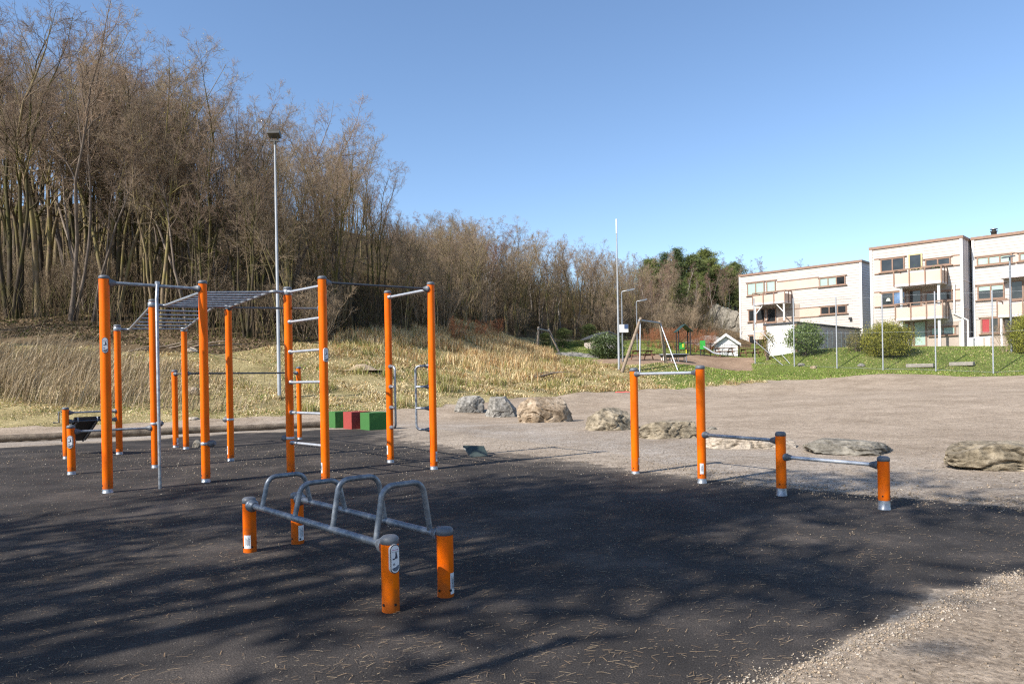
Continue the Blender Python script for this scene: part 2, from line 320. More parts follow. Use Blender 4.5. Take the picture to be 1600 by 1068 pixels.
def ground_mats():
    G = {}
    for nm, tint in (('ground', (1, 1, 1)), ('playground_gravel', (.86, .74, .66))):
        m, nt, nn, L, b = nodes(nm); geo = N(nt, 'ShaderNodeNewGeometry'); c, n2, n3 = gravel_nodes(nt, geo.outputs['Position'], tint)
        if nm == 'ground':
            ga = N(nt, 'ShaderNodeAttribute', attribute_name='dirt'); gn = N(nt, 'ShaderNodeTexNoise', Scale=.9, Detail=7, Roughness=.7); L.new(geo.outputs['Position'], gn.inputs['Vector']); gs = N(nt, 'ShaderNodeMath', operation='MULTIPLY'); L.new(ga.outputs['Fac'], gs.inputs[0]); gr2 = ramp(nt, gn.outputs[0], [(.3, (.35,)*3), (.6, (1,)*3)]); L.new(gr2.outputs[0], gs.inputs[1])
            c = mix(nt, c, mix(nt, c, (.93, 1.01, 1.13), 1, 'MULTIPLY'), gs.outputs[0])
        L.new(c, b.inputs['Base Color']); b.inputs['Roughness'].default_value = .95; b.inputs['Specular IOR Level'].default_value = .15
        bp = N(nt, 'ShaderNodeBump', Strength=.8, Distance=.03); L.new(n2.outputs[0], bp.inputs['Height']); L.new(bp.outputs[0], b.inputs['Normal'])
        G[nm] = m
    m, nt, nn, L, b = nodes('rubber_surface'); geo = N(nt, 'ShaderNodeNewGeometry'); pos = geo.outputs['Position']
    c, n2, n3 = gravel_nodes(nt, pos, (.92, .95, .98))
    r1 = N(nt, 'ShaderNodeTexNoise', Scale=1.1, Detail=7, Roughness=.65); r2 = N(nt, 'ShaderNodeTexNoise', Scale=110, Detail=3); r3 = N(nt, 'ShaderNodeTexVoronoi', Scale=26)
    for n in (r1, r2, r3): L.new(pos, n.inputs['Vector'])
    base = ramp(nt, r1.outputs[0], [(.3, (.0185, .0165, .0155)), (.52, (.038, .033, .030)), (.72, (.088, .073, .062))])
    fine = ramp(nt, r2.outputs[0], [(.3, (.5, .5, .5)), (.7, (1.5, 1.5, 1.5))])
    rc = mix(nt, base.outputs[0], fine.outputs[0], 1, 'MULTIPLY')
    sel = N(nt, 'ShaderNodeMath', operation='LESS_THAN'); L.new(r3.outputs['Distance'], sel.inputs[0]); sel.inputs[1].default_value = .09
    rc = mix(nt, rc, (.20, .17, .13), sel.outputs[0])
    r4 = N(nt, 'ShaderNodeTexVoronoi', Scale=75); L.new(pos, r4.inputs['Vector']); s4 = N(nt, 'ShaderNodeMath', operation='LESS_THAN'); L.new(r4.outputs['Distance'], s4.inputs[0]); s4.inputs[1].default_value = .17
    s5 = N(nt, 'ShaderNodeMath', operation='MULTIPLY'); L.new(s4.outputs[0], s5.inputs[0]); s6 = ramp(nt, r1.outputs[0], [(.42, (.15, .15, .15)), (.65, (1, 1, 1))]); L.new(s6.outputs[0], s5.inputs[1]); rc = mix(nt, rc, (.17, .14, .11), s5.outputs[0])
    r7 = N(nt, 'ShaderNodeTexVoronoi', Scale=15); L.new(pos, r7.inputs['Vector']); s7 = N(nt, 'ShaderNodeMath', operation='LESS_THAN'); L.new(r7.outputs['Distance'], s7.inputs[0]); s7.inputs[1].default_value = .085
    s8 = ramp(nt, r7.outputs['Color'], [(.35, (0, 0, 0)), (.4, (1, 1, 1))]); s9 = N(nt, 'ShaderNodeMath', operation='MULTIPLY'); L.new(s7.outputs[0], s9.inputs[0]); L.new(s8.outputs[0], s9.inputs[1]); rc = mix(nt, rc, (.17, .135, .095), s9.outputs[0])
    at_ = N(nt, 'ShaderNodeAttribute', attribute_name='dirt')
    dn = N(nt, 'ShaderNodeTexNoise', Scale=2.2, Detail=9, Roughness=.72); L.new(pos, dn.inputs['Vector'])
    dm = N(nt, 'ShaderNodeMath', operation='ADD'); L.new(at_.outputs['Fac'], dm.inputs[0]); L.new(dn.outputs[0], dm.inputs[1])
    dr = ramp(nt, dm.outputs[0], [(.60, (0, 0, 0)), (.78, (.10, .10, .10)), (1.02, (.45, .45, .45)), (1.35, (1, 1, 1))])
    rc = mix(nt, rc, c, dr.outputs[0])
    L.new(rc, b.inputs['Base Color']); b.inputs['Roughness'].default_value = .9; b.inputs['Specular IOR Level'].default_value = .2
    bp = N(nt, 'ShaderNodeBump', Strength=.5, Distance=.012); L.new(r2.outputs[0], bp.inputs['Height']); L.new(bp.outputs[0], b.inputs['Normal'])
    G['rubber_surface'] = m
    def soil(nm, stops, sc, b2):
        m, nt, nn, L, b = nodes(nm); geo = N(nt, 'ShaderNodeNewGeometry'); pos = geo.outputs['Position']
        n1 = N(nt, 'ShaderNodeTexNoise', Scale=sc, Detail=9, Roughness=.68); n2 = N(nt, 'ShaderNodeTexNoise', Scale=b2, Detail=6, Roughness=.7)
        for n in (n1, n2): L.new(pos, n.inputs['Vector'])
        k = len(stops); r = ramp(nt, n1.outputs[0], [(.3+.4*i/(k-1), c) for i, c in enumerate(stops)])
        f = ramp(nt, n2.outputs[0], [(.25, (.45, .45, .45)), (.75, (1.5, 1.5, 1.5))])
        c = mix(nt, r.outputs[0], f.outputs[0], 1, 'MULTIPLY'); L.new(c, b.inputs['Base Color']); b.inputs['Roughness'].default_value = .95; b.inputs['Specular IOR Level'].default_value = .1
        bp = N(nt, 'ShaderNodeBump', Strength=.8, Distance=.08); L.new(n2.outputs[0], bp.inputs['Height']); L.new(bp.outputs[0], b.inputs['Normal']); return m
    G['grass_bank'] = soil('grass_bank', [(.16, .13, .06), (.30, .245, .12), (.40, .33, .18)], .7, 9)
    G['lawn'] = soil('lawn', [(.085, .115, .026), (.13, .16, .04), (.19, .18, .07)], .5, 10)
    G['woodland_floor'] = soil('woodland_floor', [(.045, .032, .018), (.10, .07, .04), (.16, .115, .065), (.06, .065, .022)], .5, 6)
    return G
GM = ground_mats(); build_ground()
# ------------------------------------------------------------------ orange exercise posts
def post(px0, py0, px1, py1, parent, org, r=.057, base=None, foot=.05, cap='cap', sticker=None, plate=None, light_ring=None):
    """top and base pixel of a post standing on the level rubber"""
    b = flat(px1, py1) if base is None else Vector(base)
    u, v = uv(px0, py0); H = EYE-(v-HV)*b.y/F
    mb = MB(org); n = 24
    mb.lathe(b, [(r, foot), (r, H-.045)], n); o = mb.build('post', M['orange'], parent)
    c = MB(org); rc = r*1.06
    c.lathe(b, [(r*.98, H-.05), (rc, H-.048), (rc, H-.025), (rc*.93, H-.012), (rc*.7, H-.003), (rc*.3, H), (.001, H)], n); c.build('cap', M['cap'], o)
    if foot > 0:
        f = MB(org); f.lathe(b, [(r*1.07, -.02), (r*1.07, min(.012, foot*.3)), (r*.985, min(.016, foot*.4)), (r*.985, foot+.005)], n); f.build('foot_sleeve', M['galv'], o)
    for a in (-70, 10, 100, 190):
        k = MB(org); d = Vector((math.cos(R(a-60)), math.sin(R(a-60)), 0)); q = b+d*r+Vector((0, 0, foot+.045+(.02 if a > 50 else 0)))
        k.tube([q-d*.004, q+d*.005], .008, 8); k.build('bolt', M['bolt'], o)
    if sticker is not None: stick(o, org, b, r, *sticker)
    if plate is not None: info_plate(o, org, b, r, *plate)
    return o, b, H
def wrap_patch(mb, b, r, a0, a1, z0, z1, n=8):
    V = []; Fs = []
    for i in range(n+1):
        a = a0+(a1-a0)*i/n; d = Vector((math.cos(a), math.sin(a), 0)); V += [b+d*r+Vector((0, 0, z0)), b+d*r+Vector((0, 0, z1))]
    for i in range(n): Fs.append((2*i, 2*i+2, 2*i+3, 2*i+1))
    mb.add(V, Fs, True)
def stick(o, org, b, r, ang, z0, h, w=.05):
    a = R(ang); da = w/r/2; m = MB(org); wrap_patch(m, b, r+.0012, a-da, a+da, z0, z0+h); s = m.build('sticker', M['white'], o)
    m = MB(org)
    for k in range(5):
        aa = a-da*.55+da*.28*k; wrap_patch(m, b, r+.0022, aa-.022, aa+.022, z0+h*(.22+.05*(k % 2)), z0+h*(.86-.07*(k % 3)), 2)
    m.build('print', M['inkblue'], s)
def info_plate(o, org, b, r, ang, zc, h=.21, w=.075):
    a = R(ang); d = Vector((math.cos(a), math.sin(a), 0)); t = Vector((-d.y, d.x, 0)); ctr = b+d*(r+.006)+Vector((0, 0, zc))
    def stad(w, h, off, n=10):
        pts = []; rr = w/2
        for i in range(n+1): q = math.pi*i/n; pts.append((rr*math.cos(q), h/2-rr+rr*math.sin(q)))
        for i in range(n+1): q = math.pi+math.pi*i/n; pts.append((rr*math.cos(q), -h/2+rr+rr*math.sin(q)))
        return [ctr+t*x+Vector((0, 0, y))+d*off for x, y in pts]
    pl = MB(org).poly(stad(w, h, -.022), d*.026).build('info_plate', M['cap_light'], o)
    MB(org).poly(stad(w*.96, h*.985, .004), d*.002).build('plate_rim', M['bolt'], pl)
    MB(org).poly(stad(w*.82, h*.93, .006), d*.0015).build('plate_face', M['white'], pl)
    pic = MB(org); o2 = .0078
    def pt(x, y): return ctr+t*x+Vector((0, 0, y))+d*o2
    k = h/.21; kw = w/.075
    def quad(x0, y0, x1, y1): pic.poly([pt(x0*kw, y0*k), pt(x1*kw, y0*k), pt(x1*kw, y1*k), pt(x0*kw, y1*k)], d*.001)
    quad(-.027, .0525, .027, .0540)
    pic.poly([pt(.006*kw+.005*math.cos(q), .044*k+.005*math.sin(q)) for q in np.linspace(0, 5.8, 10)], d*.001)
    pic.poly([pt(x*kw, y*k) for x, y in ((.000, .037), (.012, .037), (.016, .018), (.018, .004), (.002, .002), (-.002, .012), (.002, .024))], d*.001)
    pic.poly([pt(x*kw, y*k) for x, y in ((.002, .002), (.002, .010), (-.012, .004), (-.020, .006), (-.022, -.002), (-.012, -.006))], d*.001)
    for x in (-.018, -.008): quad(x, -.045, x+.004, -.030); 
    quad(-.016, -.032, -.006, -.0295)
    pic.build('pictogram', M['ink'], pl)
    pm_ = MB(org); pm_.poly([pt(x*kw, y*k) for x, y in ((-.027, -.066), (-.010, -.060), (.006, -.058), (.016, -.048), (.027, -.044), (.027, -.066), (.018, -.080), (.006, -.088), (-.006, -.088), (-.018, -.080))], d*.001)
    pm_.build('print', M['inkblue'], pl)
    cu = bpy.data.curves.new('logo', 'FONT'); cu.body = 'norwell'; cu.size = .0145*kw; cu.align_x = 'CENTER'; cu.extrude = .0004; cu.resolution_u = 2
    tmp = bpy.data.objects.new('tmp', cu); COL.objects.link(tmp); dg = bpy.context.evaluated_depsgraph_get(); me = bpy.data.meshes.new_from_object(tmp.evaluated_get(dg))
    bpy.data.objects.remove(tmp)
    Mx = Matrix((t, Vector((0, 0, 1)), d)).transposed().to_4x4(); Mx.translation = pt(0, .062*k)-Vector(org)
    me.transform(Mx); me.materials.clear(); link('logo', me, M['magenta'], pl)
def bar(a, b, parent, org, r=.017, mat='galv', col_r=.046, name='bar', gap=.057, clen=.085, collars=(1, 1), colm='cap'):
    """a tube between two post axes with conical end fittings"""
    a = Vector(a); b = Vector(b); d = (b-a).normalized()
    o = MB(org).tube([a+d*gap, b-d*gap], r, 14).build(name, M[mat], parent)
    for p, s, f in ((a, 1, collars[0]), (b, -1, collars[1])):
        if not f: continue
        q = p+d*s*(gap-.012); dd = d*s
        MB(org).tube([q, q+dd*.03, q+dd*(.03+.001), q+dd*clen], [col_r, col_r, col_r*.93, r*1.25], 16).build('collar', M[colm], o)
    return o
CAMA = -90                                # facing the camera
# ---- front low frame with hoops
org = flat(560, 880); org.z = 0
dip = empty('dip_station', org, 'low orange and grey parallel rail frame with four hoops at the front of the rubber', 'exercise frame')
pd = {}
pd[1] = post(390.3, 775.6, 390.7, 861, dip, org, .052, foot=0, sticker=(-92, .035, .105, .055))
pd[2] = post(466, 768, 465.3, 848, dip, org, .052, foot=0, sticker=(-35, .03, .125, .055))
pd[3] = post(611, 835, 610.8, 953, dip, org, .052, foot=0, plate=(-52, .315, .17, .062))
pd[4] = post(696.7, 822, 696.7, 930, dip, org, .052, foot=0, sticker=(-28, .02, .13, .04))
zr = .375
rails = {}
for k, (i, j) in enumerate(((1, 3), (2, 4))):
    A = pd[i][1]+Vector((0, 0, zr)); B = pd[j][1]+Vector((0, 0, zr)); rails[k] = (A, B)
    bar(A, B, dip, org, .024, 'galv_dark', .05, 'rail', .052, .075, colm='galv_dark')
for s, top in ((.12, .635), (.395, .635), (.665, .715), (.925, .725)):
    a = rails[0][0].lerp(rails[0][1], s); b = rails[1][0].lerp(rails[1][1], s); v = (b-a); w = v.normalized()
    p1 = Vector((a.x, a.y, top-.02))+w*.055; p2 = Vector((b.x, b.y, top-.02))-w*.055
    path = [a]+arc(a, p1, p2, .085, 8)+arc(p1, p2, b, .085, 8)+[b]
    MB(org).tube(path, .0185, 14).build('hoop', M['galv_dark'], dip)
# ---- stepped low bars on the right
org = flat(1160, 770); org.z = 0
stp = empty('stepped_bars', org, 'four orange posts of falling height joined by three grey bars on the right', 'exercise bars')
q1 = post(990.3, 574.4, 993, 739, stp, org, .055, foot=.035, sticker=(-25, .12, .1, .04))
q2 = post(1092.3, 570.3, 1097, 754, stp, org, .055, foot=.06, sticker=(-105, .12, .13, .045))
q3 = post(1220.6, 673.7, 1221.2, 773.5, stp, org, .055, foot=.085, sticker=(-15, .16, .09, .03))
q4 = post(1378.7, 712, 1381.7, 795, stp, org, .055, foot=.09)
def lvl(p, z): return Vector((p.x, p.y, z))
z12 = at(1040, 583, (q1[1].y+q2[1].y)/2).z
bar(lvl(q1[1], z12), lvl(q2[1], z12), stp, org, .02, 'galv_bright', .042)
z23 = at(1160, 683, (q2[1].y+q3[1].y)/2).z
bar(lvl(q2[1], z23), lvl(q3[1], z23), stp, org, .02, 'galv', .042)
z34 = at(1297, 719.5, (q3[1].y+q4[1].y)/2).z
bar(lvl(q3[1], z34), lvl(q4[1], z34), stp, org, .02, 'galv_bright', .042)
# ---- the large rig
org = flat(400, 740); org.z = 0
rig = empty('workout_rig', org, 'large orange post rig with monkey bars, ladder, pull-up bars and sloping bench', 'exercise rig')
P1 = post(163.9, 429.8, 168.5, 769, rig, org, .06, sticker=(-175, .1, .16, .05), plate=(-62, 1.86, .2, .07))
P2 = post(317.4, 438, 322, 752.5, rig, org, .057)
M1 = post(181.4, 506.8, 186.6, 709.3, rig, org, .06)
M2 = post(236.7, 467.2, 242.6, 730, rig, org, .057)
M3 = post(285.4, 514, 290.8, 701, rig, org, .058)
M4 = post(354, 478, 360.9, 719.5, rig, org, .057, sticker=(-150, .12, .14, .05))
S1 = post(271, 577.5, 274.8, 698.5, rig, org, .058, sticker=(-20, .06, .14, .05))
L1 = post(448.2, 447.8, 454.4, 740, rig, org, .058, foot=0)
L2 = post(502, 431, 508.9, 749, rig, org, .058, foot=0, sticker=(-140, .1, .14, .04), plate=(-42, 1.72, .2, .07))
R1 = post(603.2, 453.7, 610.3, 722, rig, org, .056, sticker=(-150, .14, .14, .05))
R2 = post(672.6, 440.2, 678, 732.5, rig, org, .056, sticker=(-30, .12, .15, .04))
S2 = post(467, 572.5, 468.4, 685.8, rig, org, .054)
B1 = post(103.2, 635.7, 103.6, 716, rig, org, .055)
B2 = post(111, 663.7, 112, 740.5, rig, org, .056, plate=(-72, .50, .2, .08))
def zat(P, py, px): return at(px, py, P[1].y).z
def PZ(P, z): return Vector((P[1].x, P[1].y, z))
zp = (zat(P1, 443.5, 185)+zat(P2, 449, 305))/2
fb = bar(PZ(P1, zp), PZ(P2, zp), rig, org, .022, 'galv', .05)
# climbing pole hanging from that bar
f0 = flat(250.2, 763); t_ = PZ(P1, zp).lerp(PZ(P2, zp), .52)
MB(org).tube([(f0.x, f0.y, -.02), (f0.x, f0.y, zp-.2), (t_.x, t_.y, zp+.03)], .021, 14).tube([(t_.x, t_.y, zp+.02), (t_.x, t_.y, zp+.06)], .03, 12).build('climbing_pole', M['galv'], rig)
# ladder rungs
for k, (ya, yb) in enumerate(((458, 444.5), (504, 495), (550.3, 545.3), (597.3, 596), (644, 646), (690, 697))):
    a = PZ(L1, zat(L1, ya, 452)); b = PZ(L2, zat(L2, yb, 500)); z = (a.z+b.z)/2; a.z = b.z = z
    bar(a, b, rig, org, .019, 'galv_bright', .034, 'ladder_rung', .055, .05, collars=(1, 0), colm='galv')
# pull-up bar with a thinner link behind
zb = (zat(L2, 441, 512)+zat(R2, 451.5, 662))/2
bar(PZ(L2, zb), PZ(R2, zb), rig, org, .016, 'bar_dark', .05)
zb = (zat(R1, 463.5, 608)+zat(R2, 453, 667))/2
bar(PZ(R1, zb), PZ(R2, zb), rig, org, .021, 'galv_bright', .036, colm='galv')
bar(PZ(M4, zat(M4, 480.5, 363)), PZ(L2, zat(L2, 482, 496)), rig, org, .016, 'bar_dark', .05)
zs = (zat(S1, 584, 278)+zat(M3, 583.5, 286))/2
bar(PZ(S1, zs), PZ(M3, zs), rig, org, .017, 'bar_dark', .046)
bar(PZ(M3, zs-.0), PZ(S2, zs), rig, org, .019, 'bar_dark', .046)
# overhead ladder: two bays, four rails with bent ends
def rail(a, b, bend_a=None, bend_b=None):
    a = Vector(a); b = Vector(b); path = [a]
    A2, B2 = a, b
    if bend_a is not None: A2 = a+bend_a; path += arc(a, A2, b, .05, 4)
    if bend_b is not None: B2 = b+bend_b; path += arc(path[-1], B2, b, .05, 4)
    path.append(b)
    MB(org).tube(path, .023, 12).build('ladder_rail', M['galv'], rig); return A2, B2
zM1 = zat(M1, 514, 188); zM3 = zat(M3, 515, 287); zM2 = zat(M2, 476, 243); zM4 = zat(M4, 480, 352); zP2 = zat(P2, 456, 312); zL1 = zat(L1, 457, 446)
lat = (M3[1]-M1[1]).normalized()
la = rail(PZ(M1, zM1), PZ(M2, zM2), bend_a=lat*.22)
ra = rail(PZ(M3, zM3), PZ(M4, zM4), bend_b=-lat*.24)
lb = rail(PZ(M2, zM2), PZ(P2, zP2), bend_a=lat*.20)
rb = rail(PZ(M4, zM4), PZ(L1, zL1), bend_b=-lat*.24)
for (l, r_) in ((la, ra), (lb, rb)):
    for k in range(7):
        t = .04+.92*k/6
        MB(org).tube([l[0].lerp(l[1], t), r_[0].lerp(r_[1], t)], .0165, 10).build('overhead_rung', M['galv'], rig)
for P, z in ((M1, zM1), (M3, zM3), (M2, zM2), (M4, zM4), (L1, zL1)):
    MB(org).lathe(PZ(P, z-.04), [(.061, 0), (.068, .01), (.068, .07), (.061, .08)], 20).build('rail_clamp', M['galv'], rig)
# step-shaped handles on the two right posts
def handle(P, d, ys, px):
    d = Vector(d); z = [zat(P, y, px) for y in ys]; b = P[1]
    p = [lvl(b, z[0]), lvl(b+d, z[0]), lvl(b+d, z[-1]), lvl(b, z[-1])]
    path = [p[0]]+arc(p[0], p[1], p[2], .07, 6)+arc(p[1], p[2], p[3], .07, 6)+[p[3]]
    h = MB(org).tube(path, .018, 12).build('side_handle', M['galv'], rig)
    for zz in z[1:-1]: MB(org).tube([lvl(b, zz), lvl(b+d, zz)], .017, 12).build('grip', M['galv_bright'], h)
    for zz in z:
        dd = d.normalized(); MB(org).tube([lvl(b+dd*.045, zz), lvl(b+dd*.075, zz), lvl(b+dd*.125, zz)], [.034, .034, .021], 12).build('collar', M['cap'], h)
handle(R1, (.13, -.2, 0), (572.5, 604, 636, 667), 611)
handle(R2, (-.26, .05, 0), (571.5, 604, 637.5, 671), 660)
# clamps with hooks
for P, y, px, dx in ((L1, 684, 450, -.1), (P2, 692.5, 322, .11), (M4, 655, 356, -.1), (M2, 661.5, 242, .11)):
    z = zat(P, y, px); b = P[1]
    k = MB(org).lathe(lvl(b, z-.02), [(.0585, 0), (.062, .002), (.062, .038), (.0585, .04)], 20).build('band_clamp', M['galv_bright'], rig)
    MB(org).tube([lvl(b+Vector((dx*.4, 0, 0)), z), lvl(b+Vector((dx*.9, 0, 0)), z), lvl(b+Vector((dx*1.25, -.01, 0)), z+.01)], [.045, .05, .03], 10).build('hook_block', M['cap'], k)
# bench bars and board
zu = (zat(B1, 644.5, 112)+zat(M1, 641.5, 178))/2; zl = (zat(B1, 658, 112)+zat(M1, 655, 178))/2
bar(PZ(B1, zu), PZ(M1, zu), rig, org, .017, 'galv', .044); bar(PZ(B1, zl), PZ(M1, zl), rig, org, .022, 'bar_dark', .044)
z2 = (zat(B2, 673.5, 122)+zat(M2, 668.5, 234))/2
bar(PZ(B2, z2), PZ(M2, z2), rig, org, .019, 'galv', .045)
A = PZ(B1, zl); B = PZ(M1, zl); e = (B-A).normalized(); nrm = Vector((-e.y, e.x, 0)); hook = A.lerp(B, .16); hook2 = A.lerp(B, .64)
dn = nrm*1.02+Vector((0, 0, -(zl-.22)))
up = Vector((0, 0, .03))
board = MB(org).hexa([hook+up, hook2+up, hook2+dn+up, hook+dn+up, hook+up*2.6, hook2+up*2.6, hook2+dn+up*2.6, hook+dn+up*2.6]).build('bench_board', M['black'], rig)
for t in (.12, .88):
    p = hook.lerp(hook2, t); MB(org).tube([p+up*.6-nrm*.02, p+dn+up*.6], .016, 8).tube([p-nrm*.03+Vector((0, 0, -.03)), p-nrm*.03+Vector((0, 0, .06)), p+nrm*.05+Vector((0, 0, .06))], .018, 8).build('board_rail', M['galv'], board)
p = hook.lerp(hook2, .5)+dn*.9; MB(org).tube([p+Vector((0, 0, .02)), (p.x, p.y, -.02)], .02, 10).build('board_leg', M['galv'], board)
w = MB(org); b = B1[1]; zz = zat(B1, 643, 98)
w.tube([lvl(b+Vector((-.05, -.03, 0)), zz), lvl(b+Vector((-.1, -.04, 0)), zz), lvl(b+Vector((-.1, -.04, 0)), zz-.2), lvl(b+Vector((-.2, -.05, 0)), zz-.2)], .014, 8).build('foot_hook', M['bar_dark'], rig)
# ------------------------------------------------------------------ small things on the play area
# three blocks
def block(pa, pb, pc, top, m, label):
    """corner pixels on the ground: left, near, right"""
    a, b, c = flat(*pa), flat(*pb), flat(*pc)
    v1 = (a-b); v2 = (c-b); v2 = Vector((-v1.y, v1.x, 0)).normalized()*v1.length*(1 if (Vector((-v1.y, v1.x, 0)).dot(v2) > 0) else -1)
    H = at(pb[0], top, b.y).z; ctr = b+(v1+v2)/2
    me = bpy.data.meshes.new('play_cube'); bm = bmesh.new()
    vs = [bm.verts.new(p-ctr+Vector((0, 0, z))) for z in (-.02, H) for p in (b, b+v2, b+v1+v2, b+v1)]
    for f in ((3, 2, 1, 0), (4, 5, 6, 7), (0, 1, 5, 4), (1, 2, 6, 5), (2, 3, 7, 6), (3, 0, 4, 7)): bm.faces.new([vs[i] for i in f])
    bmesh.ops.recalc_face_normals(bm, faces=bm.faces)
    bmesh.ops.bevel(bm, geom=bm.edges[:], offset=.007, segments=2, affect='EDGES'); 
    bmesh.ops.subdivide_edges(bm, edges=bm.edges[:], cuts=2, use_grid_fill=True)
    for v in bm.verts: v.co += Vector((random.gauss(0, .0015), random.gauss(0, .0015), random.gauss(0, .0015)))
    bm.to_mesh(me); bm.free()
    o = link('play_cube', me, m, None, ctr); tag(o, label, 'play cube')
block((514, 666.5), (524, 667.8), (537, 667.5), 643.3, M['green_cube'], 'green cube left of the red cube, partly hidden by an orange post')
block((536.5, 668.5), (549.5, 670), (565, 669.5), 643.6, M['red_cube'], 'red cube between the two green cubes')
block((563, 670.3), (577.5, 672), (601, 670), 645, M['green_cube'], 'green cube right of the red cube')
# log edging
A = flat(-170, 699); B = flat(505, 668); n = 60
path = [A.lerp(B, i/n)+Vector((random.gauss(0, .006), .04*math.sin(i*.21), .10+random.gauss(0, .004))) for i in range(n+1)]
tag(MB().tube(path, [.088+.01*math.sin(i*.33)*math.cos(i*.11)+random.gauss(0, .002) for i in range(n+1)], 18).build('log_edging', M['log']), 'long grey brown log lying along the back edge of the rubber', 'log')
# dark rubber piece
p = flat(741, 713); f = MB((p.x, p.y, 0)); 
g0 = [(-.2, .05, .16), (.17, .1, .14), (.24, -.06, .02), (-.06, -.09, .0)]
f.hexa([Vector((p.x+x, p.y+y, z)) for x, y, z in g0]+[Vector((p.x+x*.97+.0, p.y+y+.015, z+.035)) for x, y, z in g0])
tag(f.build('rubber_flap', M['flap'], None, (p.x, p.y, 0)), 'bent dark green rubber tile lying where rubber meets gravel', 'tile')
p = gt(972, 614); f = MB((p.x, p.y, p.z)); pts = [(-.35, 0, .03), (-.2, .02, .05), (0, -.03, .03), (.2, .02, .06), (.38, 0, .03)]
for (x0, y0, z0_), (x1, y1, z1_) in zip(pts[:-1], pts[1:]):
    f.hexa([p+Vector((x0, y0-.03, z0_)), p+Vector((x1, y1-.03, z1_)), p+Vector((x1, y1+.05, z1_+.03)), p+Vector((x0, y0+.05, z0_+.03)), p+Vector((x0, y0-.03, z0_+.012)), p+Vector((x1, y1-.03, z1_+.012)), p+Vector((x1, y1+.05, z1_+.042)), p+Vector((x0, y0+.05, z0_+.042))])
tag(f.build('plastic_strip', M['ribbon'], None, p), 'crumpled red plastic strip at the edge of the dry grass', 'litter')
# ------------------------------------------------------------------ rocks
def rockmat(name, a, b, c):
    m, nt, nn, L, bs = nodes(name); tc = N(nt, 'ShaderNodeTexCoord'); src = tc.outputs['Object']
    mp = N(nt, 'ShaderNodeMapping'); mp.inputs['Scale'].default_value = (1, 1, 1.1); mp.inputs['Rotation'].default_value = (.2, .25, 0); L.new(src, mp.inputs[0])
    n1 = N(nt, 'ShaderNodeTexNoise', Scale=2.4, Detail=9, Roughness=.7); n2 = N(nt, 'ShaderNodeTexNoise', Scale=9, Detail=9, Roughness=.75); n3 = N(nt, 'ShaderNodeTexVoronoi', Scale=4, feature='DISTANCE_TO_EDGE')
    for n in (n1, n2, n3): L.new(mp.outputs[0], n.inputs['Vector'])
    r = ramp(nt, n1.outputs[0], [(.3, a), (.5, b), (.68, c)]); f = ramp(nt, n2.outputs[0], [(.32, (.3, .29, .27)), (.5, (.95, .95, .95)), (.7, (1.4, 1.4, 1.4))])
    cc = mix(nt, r.outputs[0], f.outputs[0], 1, 'MULTIPLY')
    cr = ramp(nt, n3.outputs[0], [(0, (.35, .35, .35)), (.06, (1, 1, 1))]); cc = mix(nt, cc, cr.outputs[0], .12, 'MULTIPLY')
    L.new(cc, bs.inputs['Base Color']); bs.inputs['Roughness'].default_value = .9; bs.inputs['Specular IOR Level'].default_value = .2
    ad = N(nt, 'ShaderNodeMath', operation='ADD'); L.new(n2.outputs[0], ad.inputs[0]); L.new(n1.outputs[0], ad.inputs[1])
    bp = N(nt, 'ShaderNodeBump', Strength=.8, Distance=.05); L.new(ad.outputs[0], bp.inputs['Height']); L.new(bp.outputs[0], bs.inputs['Normal']); return m
RK = {'grey': rockmat('grey rock', (.13, .122, .108), (.25, .235, .21), (.37, .35, .315)), 'tan': rockmat('tan rock', (.16, .11, .065), (.31, .235, .16), (.47, .39, .30)),
      'olive': rockmat('lichen rock', (.12, .10, .072), (.26, .215, .15), (.41, .345, .255)), 'dark': rockmat('dark slab rock', (.12, .108, .088), (.22, .20, .165), (.32, .285, .23)),
      'pale': rockmat('pale rock', (.30, .25, .19), (.45, .38, .30), (.55, .48, .40))}
from mathutils import noise as mnoise
